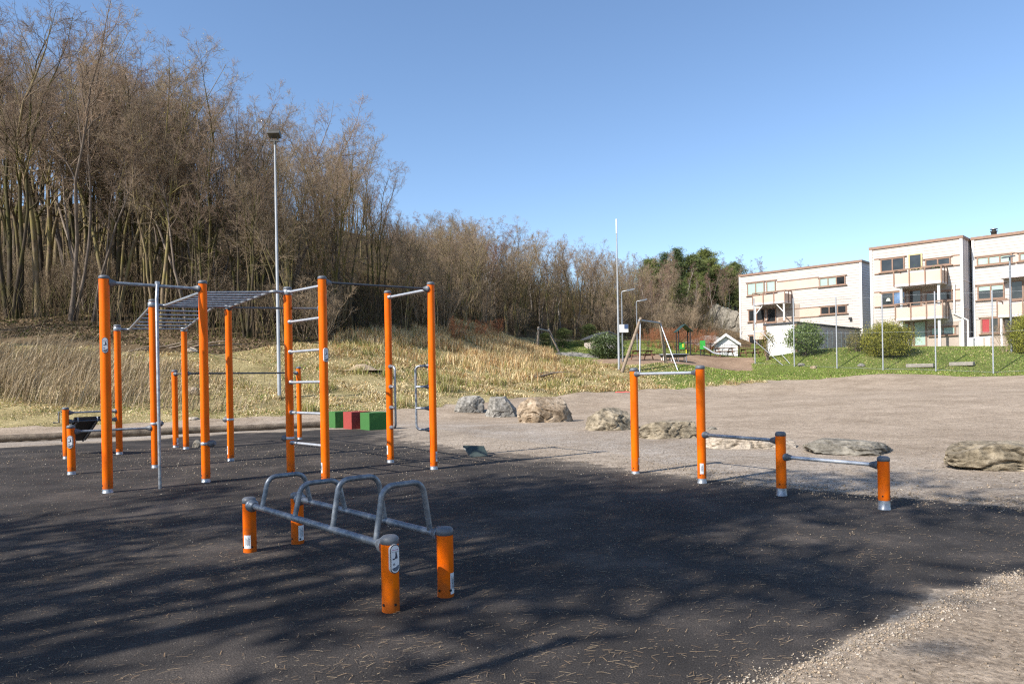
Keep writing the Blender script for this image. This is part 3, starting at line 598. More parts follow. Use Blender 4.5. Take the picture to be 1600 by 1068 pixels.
def rock(ctr, size, seed, m, label, cuts=14, name='boulder', tilt=0, rz=0, sub=5, group=None, layers=0.0, cat='boulder'):
    r = np.random.default_rng(seed); bm = bmesh.new(); bmesh.ops.create_icosphere(bm, subdivisions=sub, radius=1)
    V = np.array([v.co[:] for v in bm.verts]); V = V*(.35+.65/np.abs(V*np.array([1, 1, .95])).max(1, keepdims=True)); V /= 1.12
    pl = [np.array([0, 0, 1.])]+[np.array([x[0], x[1], abs(x[2])*.8-.05])/np.linalg.norm([x[0], x[1], abs(x[2])*.8-.05]) for x in r.normal(0, 1, (cuts, 3))*np.array([1, 1, .7])]
    ds = [.88]+list(r.uniform(.58, .95, cuts))
    for _ in range(3):
        for nn_, d in zip(pl, ds):
            s = V@nn_-d; V -= np.where(s > 0, s, 0)[:, None]*nn_
    V /= np.abs(V).max(0)
    off = Vector(r.uniform(-50, 50, 3)); sm_ = (size[0]+size[1]+size[2])/3
    for i in range(len(V)):
        p = Vector(V[i]); zz = p.z; p = Vector((p.x*size[0]/sm_, p.y*size[1]/sm_, p.z*size[2]/sm_)); k = .05*mnoise.noise(p*1.7+off)+.03*mnoise.noise(p*4+off)+.03*abs(mnoise.noise(p*5.5+off))+.016*mnoise.noise(p*11+off)+.010*mnoise.noise(p*22+off)
        k -= .11*max(0, .16-abs(mnoise.noise(p*2.1+off*1.3)))/.16*(.4+.6*abs(mnoise.noise(p*1.1-off)))*1.6
        if layers:
            lz = zz*2.2+.9*mnoise.noise(p*1.3+off); k += .35*layers*(abs((lz % 1)-.5)-.25)*(1-min(1, abs(zz))**3)
        V[i] *= 1+k
    Mx = Matrix.Rotation(rz, 3, 'Z')@Matrix.Rotation(tilt, 3, 'Y')
    for v, p in zip(bm.verts, V): v.co = Mx@Vector((p[0]*size[0]/2, p[1]*size[1]/2, p[2]*size[2]/2))
    me = bpy.data.meshes.new(name); bm.to_mesh(me); bm.free()
    o = link(name, me, m, None, ctr, True); me.set_sharp_from_angle(angle=R(32)); return tag(o, label, cat, group)
def rock_px(x0, x1, ytop, ybase, depth, seed, m, label, extra=1.0, **k):
    c = gt((x0+x1)/2, ybase); Y = c.y+depth*.5; wdt = (x1-x0)*Y/F; a = at((x0+x1)/2, ytop, Y)
    gz = h1(a.x, Y); H = a.z-gz
    rock((a.x, Y, gz+H*.46), (wdt*1.0, depth, H*1.12*extra), seed, m, label, **k)
rock_px(708, 757, 618, 645, .8, 3, RK['grey'], 'small pale grey boulder, leftmost of the boulder row', cuts=12)
rock_px(758, 808, 619, 652, .8, 11, RK['grey'], 'smooth grey boulder with a dark right face beside the big tan boulder', cuts=9)
rock_px(808, 905, 620, 660, 1.5, 21, RK['tan'], 'big rounded tan boulder, largest of the row in front of dry grass', cuts=16)
rock_px(911, 988, 637, 673, 1.2, 35, RK['olive'], 'rough layered olive boulder behind the tallest right posts', cuts=14, layers=.16)
rock_px(993, 1085, 657, 686, 1.2, 44, RK['olive'], 'low broken boulder between the two tallest right posts', cuts=12, layers=.14)
rock_px(1096, 1239, 682, 703, 1.1, 52, RK['pale'], 'long low cream slab behind the upper stepped bar', cuts=10, layers=.1)
rock_px(1260, 1402, 687, 714, 1.2, 61, RK['dark'], 'flat dark grey slab lying behind the lowest bar', cuts=10, layers=.12, rz=-.1, tilt=.05)
rock_px(1474, 1608, 683, 738, 1.1, 77, RK['olive'], 'angular olive grey boulder at the right edge of the picture', cuts=13, layers=.1, rz=-.25, tilt=.12)
rock_px(301, 316, 686, 699, .3, 81, RK['dark'], 'dark stone lying on the rubber behind an orange post', sub=3, name='stone', cat='stone')
rock_px(1103, 1120, 666, 671.5, .2, 82, RK['dark'], 'small dark flat stone on the gravel behind the stepped bars', sub=3, name='stone', cat='stone')
for i, (x0, x1, yt, yb, m, lb) in enumerate(((296, 311, 651, 657, 'pale', 'pale flat stone on the grass edge behind the rig'), (1247, 1258, 567, 573, 'grey', 'small pale stone on the lawn left of the net posts'),
        (1340, 1351, 567, 574, 'grey', 'rounded grey stone on the lawn between two net posts'), (1266, 1277, 571, 577, 'tan', 'tan stone on the lawn beside the net fence'), (537, 560, 553, 575, 'pale', ''), (288, 310, 542, 551, 'pale', 'pale stone among the tall dry stalks behind the rig'), (292, 312, 603, 619, 'tan', 'brown earthy clump in the dry grass behind the rig'))):
    if lb: rock_px(x0, x1, yt, yb, .4, 90+i, RK[m], lb, sub=3, name='stone', cat='stone')
# heap of chips on the bank
p = gt(567, 578, 20); me = bpy.data.meshes.new('sand_heap'); bm = bmesh.new(); bmesh.ops.create_grid(bm, x_segments=40, y_segments=30, size=1)
for v in bm.verts:
    x, y = v.co.x, v.co.y; rr = math.hypot(x, y); v.co = Vector((x*.85+.12*y, y*.7, max(-.05, .30*math.exp(-(rr*1.55)**3)*(1-.3*x)-.04+.04*mnoise.noise(Vector((x*5, y*5, 3)))+.02*mnoise.noise(Vector((x*14, y*14, 3))))))
bm.to_mesh(me); bm.free(); tag(link('sand_heap', me, pm('wood chip heap', [(.20, .14, .09), (.36, .27, .18), (.47, .37, .26)], 14, .95, 0, .8, 30, dist=.03), None, p, True), 'heap of pale wood chips on the dry grass bank', 'heap')
# ------------------------------------------------------------------ poles, masts, lamps
def pole(name, px, Y, pytop, r0, r1, m, label, cat, head=None, joints=(), group=None, foot=True):
    b = on(px, Y); top = at(px, pytop, Y).z; H = top-b.z
    t = empty(name, b, label, cat, group)
    k = MB(); pr = [(r0, -.2)]
    for j in joints: rj = r0+(r1-r0)*j; pr += [(rj*1.06, H*j), (rj*.94, H*j+.02)]
    pr += [(r1, H)]; k.lathe((0, 0, 0), pr, 16); k.build('pole', m, t)
    if foot: MB().lathe((0, 0, 0), [(r0*1.7, -.1), (r0*1.7, .03), (r0*1.1, .05)], 16).build('foot_collar', M['lampblack'], t)
    if head == 'flood':
        h = MB(); h.tube([(0, 0, H-.05), (0, 0, H+.12)], .05, 10).box((0, 0, H+.10), (.34, .08, .05)).tube([(-.1, 0, H+.1), (-.13, 0, H+.3)], .02, 8).tube([(.1, 0, H+.1), (.13, 0, H+.3)], .02, 8); h.build('bracket', M['lampblack'], t)
        Mx = Matrix.Rotation(R(-28), 3, 'X'); f = MB().box((0, -.02, H+.36), (.46, .30, .17), M=Mx).box((0, -.03, H+.44), (.40, .24, .03), M=Mx).build('floodlight', M['lampblack'], t)
    if head == 'street':
        h = MB(); h.tube([(0, 0, H-.02), (.05, -.02, H+.07), (.45, -.12, H+.14)], .035, 10); h.build('arm', m, t)
        Mx = Matrix.Rotation(R(-12), 3, 'Y'); MB().box((.62, -.16, H+.17), (.5, .2, .09), M=Mx).box((.62, -.16, H+.12), (.4, .15, .03), M=Mx).build('lamp_head', M['galv'], t)
    if head == 'short':
        Mx = Matrix.Rotation(R(-8), 3, 'Y'); MB().box((-.12, -.05, H+.03), (.75, .26, .10), M=Mx).build('lamp_head', M['cap'], t)
    if head == 'tip': MB().tube([(0, 0, H-.9), (0, 0, H)], [r1*1.5, r1*1.5], 10).build('mast_tip', M['whitewood'], t)
    return t
M['pole_paint'] = pm('pale grey painted pole', [(.27, .29, .31), (.36, .38, .40)], 3, .6, .0)
pole('floodlight_pole', 435.5, 28, 224, .072, .036, M['pole_paint'], 'tall pale grey floodlight pole on the dry grass bank', 'floodlight pole', 'flood', (.21, .42, .63, .82))
pole('mast', 967, 44, 342, .075, .032, M['pole_paint'], 'tall bare pale grey mast beside the wooden swing', 'mast', 'tip')
l1 = pole('street_lamp', 973, 49, 457, .055, .04, M['galv'], 'grey street lamp just right of the tall mast, with a small sign on it', 'street lamp', 'street', group='street lamps beside the swing')
b_ = on(973, 49); zs_ = at(973, 513, 49).z-b_.z
MB().box((.1, -.09, zs_), (.62, .03, .55)).build('sign', M['whitewood'], l1)
MB().box((.26, -.11, zs_+.12), (.26, .02, .3)).build('sign_patch', pm('blue sign', [(.03, .06, .14), (.06, .10, .2)], 5, .5), l1)
pole('street_lamp', 996, 60, 472, .055, .04, M['galv'], 'grey street lamp farther off, seen through the wooden swing frame', 'street lamp', 'street', group='street lamps beside the swing')
pole('street_lamp', 1580.5, 46, 402, .07, .055, M['galv'], 'grey lamp post in front of the right hand house block', 'street lamp', 'short')
# poles standing behind the camera; their thin shadows cross the rubber
for (X, Y, H, lb) in ((-8.2, -.35, 9.5, 'tall thin lamp pole standing behind the viewpoint'), (-3.35, .95, 3.55, 'short wooden pole standing just behind the viewpoint')):
    t = empty('pole', (X, Y, 0), lb, 'pole'); MB().lathe((0, 0, 0), [(.05, -.2), (.04, H)], 14).build('shaft', M['timber'], t); MB().lathe((0, 0, 0), [(.06, H-.01), (.06, H+.03), (.01, H+.05)], 14).build('cap', M['cap'], t)
# ------------------------------------------------------------------ swings
def swing(pts, label, sw=0):
    """beam ends as pixel+depth; leg feet as pixel+depth with a material each"""
    (bx0, by0, D0), (bx1, by1, D1), legs = pts
    A = at(bx0, by0, D0); B = at(bx1, by1, D1); zt = (A.z+B.z)/2; A.z = B.z = zt
    g = on((bx0+bx1)/2, (D0+D1)/2); t = empty('swing_frame', g, label, 'swing')
    d = (B-A).normalized(); MB(g).tube([A-d*.18, B+d*.18], .06, 12).build('beam', M['galv'], t)
    for (px, Y, e, m, r) in legs:
        f = on(px, Y); top = A if e == 0 else B
        MB(g).tube([f-Vector((0, 0, .15)), top+Vector((0, 0, .06))+(top-f).normalized()*.12], [r*1.1, r], 12).build('leg', M[m], t)
    for s in (.28, .72)[:sw]:
        p = A.lerp(B, s); n = Vector((-d.y, d.x, 0)); k = MB(g)
        for q in (-.2, .2):
            k.tube([p+d*q*.9, p+d*q-Vector((0, 0, zt-g.z-.5))], .012, 5)
        k.build('chain', M['galv'], t); MB(g).box(p-Vector((0, 0, zt-g.z-.5)), (.5, .2, .04), M=Matrix((d, n, Vector((0, 0, 1)))).transposed()).build('seat', M['black'], t)
swing(((1000.5, 503, 44), (1031, 502, 46.5), [(970, 43.5, 0, 'timber', .095), (999, 43.2, 0, 'galv_bright', .036), (1041, 46.6, 1, 'timber', .095), (1060, 44.6, 1, 'galv_bright', .034)]), 'wooden swing frame with a grey beam and two metal stays, right of the mast')
swing(((841.5, 515.5, 58), (858, 515.3, 61), [(839.5, 57.5, 0, 'timber', .09), (831, 59.5, 0, 'galv', .045), (879, 59, 1, 'timber', .09), (866, 63, 1, 'galv', .045)]), 'smaller wooden swing frame at the foot of the wood')
# ------------------------------------------------------------------ little buildings and playground pieces
def gabled(name, px0, px1, Y, py_eave, py_apex, depth, wall, roofm, label, cat, yaw=0, door=False, trim=None):
    c = on((px0+px1)/2, Y); W = (px1-px0)*Y/F; he = at(0, py_eave+0, Y).z; he = at((px0+px1)/2, py_eave, Y).z-c.z; ha = at((px0+px1)/2, py_apex, Y).z-c.z
    t = empty(name, c, label, cat, rz=yaw); w = W/2
    b = MB(); P = [(-w, 0), (w, 0), (w, he), (0, ha), (-w, he)]
    b.poly([(x, 0, z-.4 if z == 0 else z) for x, z in P], (0, depth, 0)); b.build('wall', wall, t)
    r = MB(); ov = .28
    for s in (-1, 1):
        dx = s*(w+ov); sl = (ha-he)/w; ze = he-sl*ov
        r.hexa([Vector((0, -ov, ha+.01)), Vector((dx, -ov, ze+.01)), Vector((dx, depth+ov, ze+.01)), Vector((0, depth+ov, ha+.01)), Vector((0, -ov, ha+.12)), Vector((dx, -ov, ze+.12)), Vector((dx, depth+ov, ze+.12)), Vector((0, depth+ov, ha+.12))])
    r.build('roof', roofm, t)
    if trim:
        k = MB()
        for s in (-1, 1):
            dx = s*(w+ov+.01); sl = (ha-he)/w; ze = he-sl*ov
            k.hexa([Vector((0, -ov-.05, ha-.12)), Vector((dx, -ov-.05, ze-.12)), Vector((dx, -ov-.005, ze-.12)), Vector((0, -ov-.005, ha-.12)), Vector((0, -ov-.05, ha+.14)), Vector((dx, -ov-.05, ze+.14)), Vector((dx, -ov-.005, ze+.14)), Vector((0, -ov-.005, ha+.14))])
        k.build('barge_board', trim, t)
    if door: 
        MB().box((.05*w, -.03, he*.46), (w*.9, .05, he*.92)).build('door', M['whitewood'], t)
    return t
gabled('garden_shed', 1117, 1152, 66, 536, 523, 3.2, M['whitewood'], M['roof'], 'small white gabled shed beside the left house block', 'shed', yaw=R(-14), door=True, trim=M['whitewood'])
M['hutwall'] = pm('pale pink wall', [(.42, .36, .34), (.55, .48, .45)], 3, .7)
gabled('playground_hut', 934, 968, 63, 526, 519, 4, M['hutwall'], M['roof'], 'low pale hut with a dark roof behind the leafy shrub', 'hut', yaw=R(12))
M['housered'] = pm('brown red boarding', [(.16, .06, .035), (.22, .09, .055)], 6, .7)
gabled('distant_house', 658, 694, 78, 436, 420, 6, M['housered'], M['roof'], 'brown red gabled house half hidden in the wood', 'house', trim=M['whitewood'])
gabled('distant_house', 742, 768, 82, 424, 411, 6, M['whitewood'], M['roof'], 'white gabled house half hidden in the wood', 'house', trim=M['whitewood'])
# play tower with roof, panels and slide
c = on(1070, 60); t = empty('play_tower', c, 'dark roofed play tower with bright green panels', 'play tower')
s_ = 60/F
for x in (-9, 9):
    for y in (0, .9): MB().tube([(x*s_, y, -.1), (x*s_, y, 2.05)], .05, 8).build('post', M['blackmetal'], t)
rf = MB(); e = 12*s_
for s in (-1, 1):
    rf.hexa([Vector((0, -.35, 2.55)), Vector((s*e, -.35, 1.95)), Vector((s*e, 1.25, 1.95)), Vector((0, 1.25, 2.55)), Vector((0, -.35, 2.6)), Vector((s*e, -.35, 2.0)), Vector((s*e, 1.25, 2.0)), Vector((0, 1.25, 2.6))])
rf.build('roof', M['greenroof'], t)
MB().box((-4.5*s_, -.08, .75), (8*s_, .04, .55)).build('side_panel', M['greenpanel'], t)
MB().box((-3*s_, -.12, .78), (2*s_, .03, .3)).build('panel_emblem', M['yellow'], t)
MB().box((0, .45, .5), (17*s_, .9, .06)).build('deck', M['brownwood'], t)
MB().box((2*s_, -.1, .25), (1.5*s_, .04, .35)).build('side_panel', M['yellow'], t)
c = on(1100, 60); t = empty('slide', c, 'small green and grey slide right of the play tower', 'slide')
MB().box((-.1, 0, .95), (.38, .3, .75)).build('slide_head', M['greenpanel'], t)
sl = MB()
path = [(-.05, 0, .75), (.25, -.1, .55), (.7, -.25, .22), (1.1, -.35, .1), (1.35, -.4, .1)]
for (a, b) in zip(path[:-1], path[1:]):
    a = Vector(a); b = Vector(b); w = Vector((.05, .24, 0)); u = Vector((0, 0, .03)); w2 = Vector((0, 0, .13))
    sl.hexa([a-w, b-w, b+w, a+w, a-w+u, b-w+u, b+w+u, a+w+u])
    for s in (-1, 1): q = w*s; q2 = w*s*1.12; sl.hexa([a+q, b+q, b+q2, a+q2, a+q+w2, b+q+w2, b+q2+w2, a+q2+w2])
sl.build('chute', M['galv_bright'], t)
for x in (-.25, .05): MB().tube([(x, .1, -.1), (x, .1, .7)], .04, 8).build('post', M['blackmetal'], t)
# low oval platform
c = on(1053, 53); t = empty('play_platform', c, 'low oval dark green play platform on short pale legs behind the swing', 'play platform')
a_, b2 = 22*53/F, .75
el = [(math.cos(q), math.sin(q)) for q in np.linspace(0, 2*math.pi, 41)[:-1]]
g = MB(); V = []; Fs = []
for k, (s, z) in enumerate(((.72, .28), (.93, .34), (1.0, .46), (.97, .50), (.90, .46), (.05, .42))): V += [Vector((x*a_*s, y*b2*s, z)) for x, y in el]
for k in range(5):
    for i in range(40): j = (i+1) % 40; Fs.append((k*40+i, k*40+j, k*40+40+j, k*40+40+i))
g.add(V, Fs, True); g.build('oval_deck', M['flap'], t)
g = MB(); g.tube([Vector((x*a_*1.02, y*b2*1.02, .49)) for x, y in el+[el[0]]], .035, 8, False); g.build('rim', M['galv_bright'], t)
for x in (-.8, -.25, .25, .8):
    for y in (-.45, .45): MB().tube([(x*a_, y*b2, -.1), (x*a_, y*b2, .36)], .04, 8).build('leg', M['whitewood'], t)
# picnic tables
def picnic(loc, rz, mat, label):
    t = empty('picnic_table', loc, label, 'picnic table', None, rz)
    k = MB()
    for i in range(5): k.box((0, -.3+.15*i, .74), (1.8, .135, .04))
    k.build('table_top', mat, t)
    for s in (-1, 1):
        k = MB()
        for i in range(2): k.box((0, s*(.66+.07+.15*(i-.5)-.03), .45), (1.8, .135, .04))
        k.build('bench', mat, t)
    for x in (-.6, .6):
        k = MB(); k.box((x, 0, .41), (.045, 1.5, .09)).box((x+.045, 0, .69), (.045, .75, .09))
        for s in (-1, 1): k.hexa([Vector((x-.07, s*.62-.05, -.05)), Vector((x-.025, s*.62-.05, -.05)), Vector((x-.025, s*.62+.05, -.05)), Vector((x-.07, s*.62+.05, -.05)), Vector((x-.07, s*.27-.05, .715)), Vector((x-.025, s*.27-.05, .715)), Vector((x-.025, s*.27+.05, .715)), Vector((x-.07, s*.27+.05, .715))])
        k.build('leg_frame', mat, t)
    return t
picnic(on(1004, 53), R(25), M['brownwood'], 'brown picnic table framed by the wooden swing')
picnic(on(1132, 61), R(8), M['brownwood'], 'weathered picnic table in front of the small white shed')
picnic(on(1172, 61.5), R(12), M['brownwood'], 'picnic table between the small white shed and the storage shed')
# low dark fence
def low_fence(pts, h, label):
    P = [on(px, Y) for px, Y in pts]; g = P[0]; t = empty('playground_fence', g, label, 'fence'); r = MB(g); 
    for a, b in zip(P[:-1], P[1:]):
        L = (b-a).length; k = max(2, int(L/2.3))
        for i in range(k): q = a.lerp(b, i/k); q.z = h1(q.x, q.y); MB(g).tube([q-Vector((0, 0, .1)), q+Vector((0, 0, h+.05))], .035, 6).build('fence_post', M['blackmetal'], t)
        for z in (.08, h): r.tube([a+Vector((0, 0, z)), b+Vector((0, 0, z))], .022, 6)
        m = int(L/.16)
        for i in range(m): q = a.lerp(b, i/m); r.tube([q+Vector((0, 0, .08)), q+Vector((0, 0, h))], .006, 3, False)
    r.build('fence_panel', M['blackmetal'], t)
low_fence([(985, 58), (1040, 59.5), (1110, 60.5), (1200, 61.5)], 1.05, 'low dark metal fence around the small playground')
# ------------------------------------------------------------------ net fence
FP = [(1179.7, 466, 53.9), (1241, 466, 50.8), (1307.6, 464, 48.3), (1379.5, 460, 46.3), (1462, 455, 44.2), (1551.7, 453, 42), (1648, 447, 40)]
P = []; 
for px, pt_, Y in FP: b = on(px, Y); P.append((b, at(px, pt_, Y).z))
g = P[0][0]; nf = empty('net_fence', g, 'tall wire net fence on thin grey posts in front of the pale houses', 'fence')
w = MB(g)
for (a, za) in P:
    MB(g).tube([a-Vector((0, 0, .3)), (a.x, a.y, za)], .042, 10).build('fence_post', M['galv_bright'], nf)
for tt in (.02, .5, .97): MB(g).tube([(a.x, a.y, a.z+(za-a.z)*tt) for a, za in P], .006, 4, False).build('strain_wire', M['galv'], nf)
for (px, py, px2) in ((1197, 512, 1236), (1184, 540, 1226)):
    a = P[0][0]; f = on(px2, 51.5); q = at(px, py, 53.5); MB(g).tube([f-Vector((0, 0, .1)), Vector((a.x, a.y, q.z+.4))], .024, 8).build('brace', M['galv'], nf)
NV = []; NF = []
def ribbon(a, b, r):
    a = np.array(a); b = np.array(b); d = (b-a)/np.linalg.norm(b-a); s = np.cross(d, [0, 0, 1.]); s = s/np.linalg.norm(s)*r; t = np.cross(d, s)
    k = len(NV); 
    for p in (a, b): NV.extend([p+s, p-s*.5+t*.87, p-s*.5-t*.87])
    for i in range(3): j = (i+1) % 3; NF.append((k+i, k+j, k+3+j, k+3+i))
for i, ((a, za), (b, zb)) in enumerate(zip(P[:-1], P[1:])):
    if i < 1: continue
    hgt = min(za-a.z, zb-b.z); L = math.hypot(b.x-a.x, b.y-a.y); st = .115
    for k in range(int(-hgt/st), int(L/st)+1):
        s0 = k*st
        for sg in (1, -1):
            u0, u1 = (max(0, s0), min(L, s0+hgt)); 
            if u1 <= u0: continue
            z0, z1 = (u0-s0), (u1-s0)
            if sg < 0: z0, z1 = hgt-z0, hgt-z1
            pa = a.lerp(b, u0/L); pb = a.lerp(b, u1/L); ribbon((pa.x, pa.y, pa.z+z0), (pb.x, pb.y, pb.z+z1), .0017)
NVa = np.array(NV)-np.array(g); link('wire_net', fast_mesh('wire_net', NVa, NF), M['cap'], nf)
# ------------------------------------------------------------------ apartment blocks
D_ = Vector((.7071, -.7071, 0)); N_ = Vector((-.7071, -.7071, 0))
def siding_mat(name, a, b, scale=1.0):
    m, nt, nn, L, bs = nodes(name); tc = N(nt, 'ShaderNodeTexCoord'); n1 = N(nt, 'ShaderNodeTexNoise', Scale=.5, Detail=6); n2 = N(nt, 'ShaderNodeTexNoise', Scale=7, Detail=4)
    mp = N(nt, 'ShaderNodeMapping'); mp.inputs['Scale'].default_value = (.3, .3, 5); L.new(tc.outputs['Object'], mp.inputs[0]); L.new(mp.outputs[0], n2.inputs['Vector']); L.new(tc.outputs['Object'], n1.inputs['Vector'])
    r = ramp(nt, n1.outputs[0], [(.35, a), (.65, b)]); f = ramp(nt, n2.outputs[0], [(.3, (.975, .975, .975)), (.7, (1.015, 1.015, 1.015))])
    L.new(mix(nt, r.outputs[0], f.outputs[0], 1, 'MULTIPLY'), bs.inputs['Base Color']); bs.inputs['Roughness'].default_value = .7; bs.inputs['Specular IOR Level'].default_value = .25; return m
M['siding'] = siding_mat('cream boarding', (.485, .435, .392), (.535, .488, .446)); M['panel'] = siding_mat('pale pink panel', (.56, .42, .335), (.62, .475, .385))
M['trim'] = pm('brown trim', [(.20, .12, .08), (.28, .17, .115)], 5, .6); M['grey_siding'] = siding_mat('grey lilac boarding', (.54, .48, .48), (.62, .56, .55))
M['beige'] = siding_mat('beige wall', (.36, .30, .25), (.42, .35, .29)); M['yellowwood'] = pm('yellow door frame', [(.50, .36, .17), (.58, .43, .22)], 5, .5)
def glass(name, c, rough=.04):
    m, nt, nn, L, b = nodes(name); b.inputs['Base Color'].default_value = (*c, 1); b.inputs['Roughness'].default_value = rough; b.inputs['Specular IOR Level'].default_value = .7
    tc = N(nt, 'ShaderNodeTexCoord'); n1 = N(nt, 'ShaderNodeTexNoise', Scale=1.4, Detail=3); L.new(tc.outputs['Object'], n1.inputs['Vector'])
    r = ramp(nt, n1.outputs[0], [(.35, tuple(k*.6 for k in c)), (.65, tuple(k*1.5 for k in c))]); L.new(r.outputs[0], b.inputs['Base Color']); return m
M['glass'] = glass('dark window glass', (.02, .022, .024)); M['blind'] = pm('pale green blind', [(.30, .42, .36), (.36, .48, .42)], 2, .5)
M['curtain'] = pm('red curtain', [(.30, .03, .04), (.42, .06, .06)], 6, .8, stretch=(6, 6, .3)); M['glassblue'] = glass('sky blue window glass', (.10, .17, .30))
M['lampshade'] = pm('cream lamp shade', [(.55, .60, .45), (.7, .74, .6)], 4, .6)
class Block:
    def __init__(s, A, name, label, L, depth, z0, z1, boards=.2):
        s.A = Vector((A.x, A.y, 0)); s.L = L; s.z0, s.z1 = z0, z1
        s.t = empty(name, (A.x, A.y, z0), label, 'apartment block' if 'block' in name else 'storage shed'); s.o = Vector((A.x, A.y, z0))
    def W(s, a, o, z): return s.A+D_*a+N_*o+Vector((0, 0, z))
    def px(s, px, py, off=0):                 # pixel -> (along, height) on the facade plane moved out by off
        u, v = uv(px, py); q = s.A+N_*off; den = N_.x*u/F+N_.y; Y = q.dot(N_)/den
        p = Vector((u*Y/F, Y, 0)); return (p-q).dot(D_), EYE-(v-HV)*Y/F
    def bx(s, mb, a0, a1, o0, o1, z0, z1):
        mb.hexa([s.W(a0, o0, z0), s.W(a1, o0, z0), s.W(a1, o1, z0), s.W(a0, o1, z0), s.W(a0, o0, z1), s.W(a1, o0, z1), s.W(a1, o1, z1), s.W(a0, o1, z1)]); return mb
    def mb(s): return MB(s.o)
    def put(s, name, m, a0, a1, o0, o1, z0, z1, parent=None): return s.bx(s.mb(), a0, a1, o0, o1, z0, z1).build(name, M[m] if isinstance(m, str) else m, parent or s.t)
    def lap(s, a0, a1, z0, z1, m, bh=.25, end=None, depth=0):   # sawtooth boarding on the facade, or on the right end wall
        k = s.mb(); n = int((z1-z0)/bh)+1; V = []; Fs = []
        for i in range(n):
            b, t = z0+i*bh, min(z1, z0+(i+1)*bh)
            if end is None: q = [s.W(a0, .036, b), s.W(a1, .036, b), s.W(a1, .012, t), s.W(a0, .012, t), s.W(a0, .0, b), s.W(a1, .0, b)]
            else: q = [s.W(end+.05, -depth, b), s.W(end+.05, 0, b), s.W(end+.022, 0, t), s.W(end+.022, -depth, t), s.W(end, -depth, b), s.W(end, 0, b)]
            c = len(V); V += q; Fs += [(c, c+1, c+2, c+3), (c+4, c+5, c+1, c)]
        k.add(V, Fs); return k.build('wall', m, s.t)
    def window(s, x0, y0, x1, y1, n=2, pane='glass', off=0, blind=None, fr='trim', name='window', sill=True, bh=.35, yc=None):
        xc = (x0+x1)/2; a0, _ = s.px(x0, (y0+y1)/2, off); a1, _ = s.px(x1, (y0+y1)/2, off); z1 = s.px(xc, y0, off)[1]; z0 = s.px(xc, y1, off)[1]
        return s.win(a0, a1, z0, z1, n, pane, blind, fr, name, sill, bh)
    def win(s, a0, a1, z0, z1, n=2, pane='glass', blind=None, fr='trim', name='window', sill=True, bh=.35):
        f = .10; k = s.mb(); s.bx(k, a0, a1, .0, .12, z1-f, z1); s.bx(k, a0, a1, .0, .12, z0, z0+f)
        xs = [a0+(a1-a0-f)*i/n for i in range(n+1)]
        for x in xs: s.bx(k, x, x+f, .0, .12, z0+f, z1-f)
        if sill: s.bx(k, a0-.15, a1+.15, .05, .19, z0-.07, z0-.002); s.bx(k, a0-.15, a1+.15, .05, .15, z1+.002, z1+.06)
        w = k.build(name, M[fr], s.t)
        for i in range(n):
            pn = pane[i % len(pane)] if isinstance(pane, (list, tuple)) else pane
            p = s.bx(s.mb(), xs[i]+f, xs[i+1], .052, .075, z0+f, z1-f).build('pane', M[pn], w)
            if blind: s.bx(s.mb(), xs[i]+f+.01, xs[i+1]-.01, .076, .082, z1-f-(z1-z0-2*f)*bh, z1-f).build('blind', M['blind'], w)
        return w
    def balcony(s, xl, xr, yt, yb, out=1.6, seg=3, floor=.18, panel='panel', ret=True, posts=None, brace=False, truss=False):
        """front face pixels: left and right x, rail top y and slab bottom y at the right front corner"""
        a1, z1 = s.px(xr, yt, out); _, z0 = s.px(xr, yb, out); a0, _ = s.px(xl, (yt+yb)/2, out)
        b = s.bx(s.mb(), a0, a1, .03, out, z0, z0+floor).build('balcony', M['grey_siding'], s.t)
        ph = (z1-z0-floor)*.70
        k = s.mb(); s.bx(k, a0, a1, out-.05, out-.02, z0+floor+.002, z0+floor+ph)
        for a in (a0, a1-.03): s.bx(k, a, a+.03, .06, out-.052, z0+floor+.002, z0+floor+ph)
        k.build('balcony_panel', M[panel], b)
        k = s.mb(); s.bx(k, a0-.03, a1+.03, out-.08, out+.02, z1-.08, z1); s.bx(k, a0-.03, a0+.05, .06, out-.085, z1-.08, z1); s.bx(k, a1-.05, a1+.03, .06, out-.085, z1-.08, z1)
        for i in range(seg+1): a = a0+(a1-a0)*i/seg; s.bx(k, a-.04, a+.04, out-.015, out+.06, z0+.03, z1-.085)
        s.bx(k, a1+.002, a1+.06, out*.5-.04, out*.5+.04, z0+.03, z1-.085); s.bx(k, a1+.002, a1+.06, .07, .15, z0+.03, z1-.085)
        k.build('balcony_rail', M['trim'], b)
        if posts is not None:
            k = s.mb()
            for a in (a0+.15, a1-.2): s.bx(k, a, a+.13, out-.25, out-.12, posts, z0-.005)
            if brace:
                for a, sg in ((a0+.28, 1), (a1-.2, -1)):
                    k.tube([s.W(a, out-.19, z0-.75), s.W(a+sg*.7, out-.19, z0-.03)], .05, 6)
            k.build('balcony_post', M['whitewood'], b)
        return a0, a1, z0, z1
def shell(B, depth, faceout=0):
    k = B.mb(); B.bx(k, 0, B.L, -depth, 0, B.z0-1.2, B.z1); k.build('wall_core', M['siding'], B.t)
    k = B.mb(); B.bx(k, -.12, B.L+.12, -depth, .12, B.z1+.002, B.z1+.22); k.build('roof', M['trim'], B.t)
    for a in (-.06, B.L-.12): B.put('corner_board', 'whitewood', a, a+.18, .052, .085, B.z0-.3, B.z1)
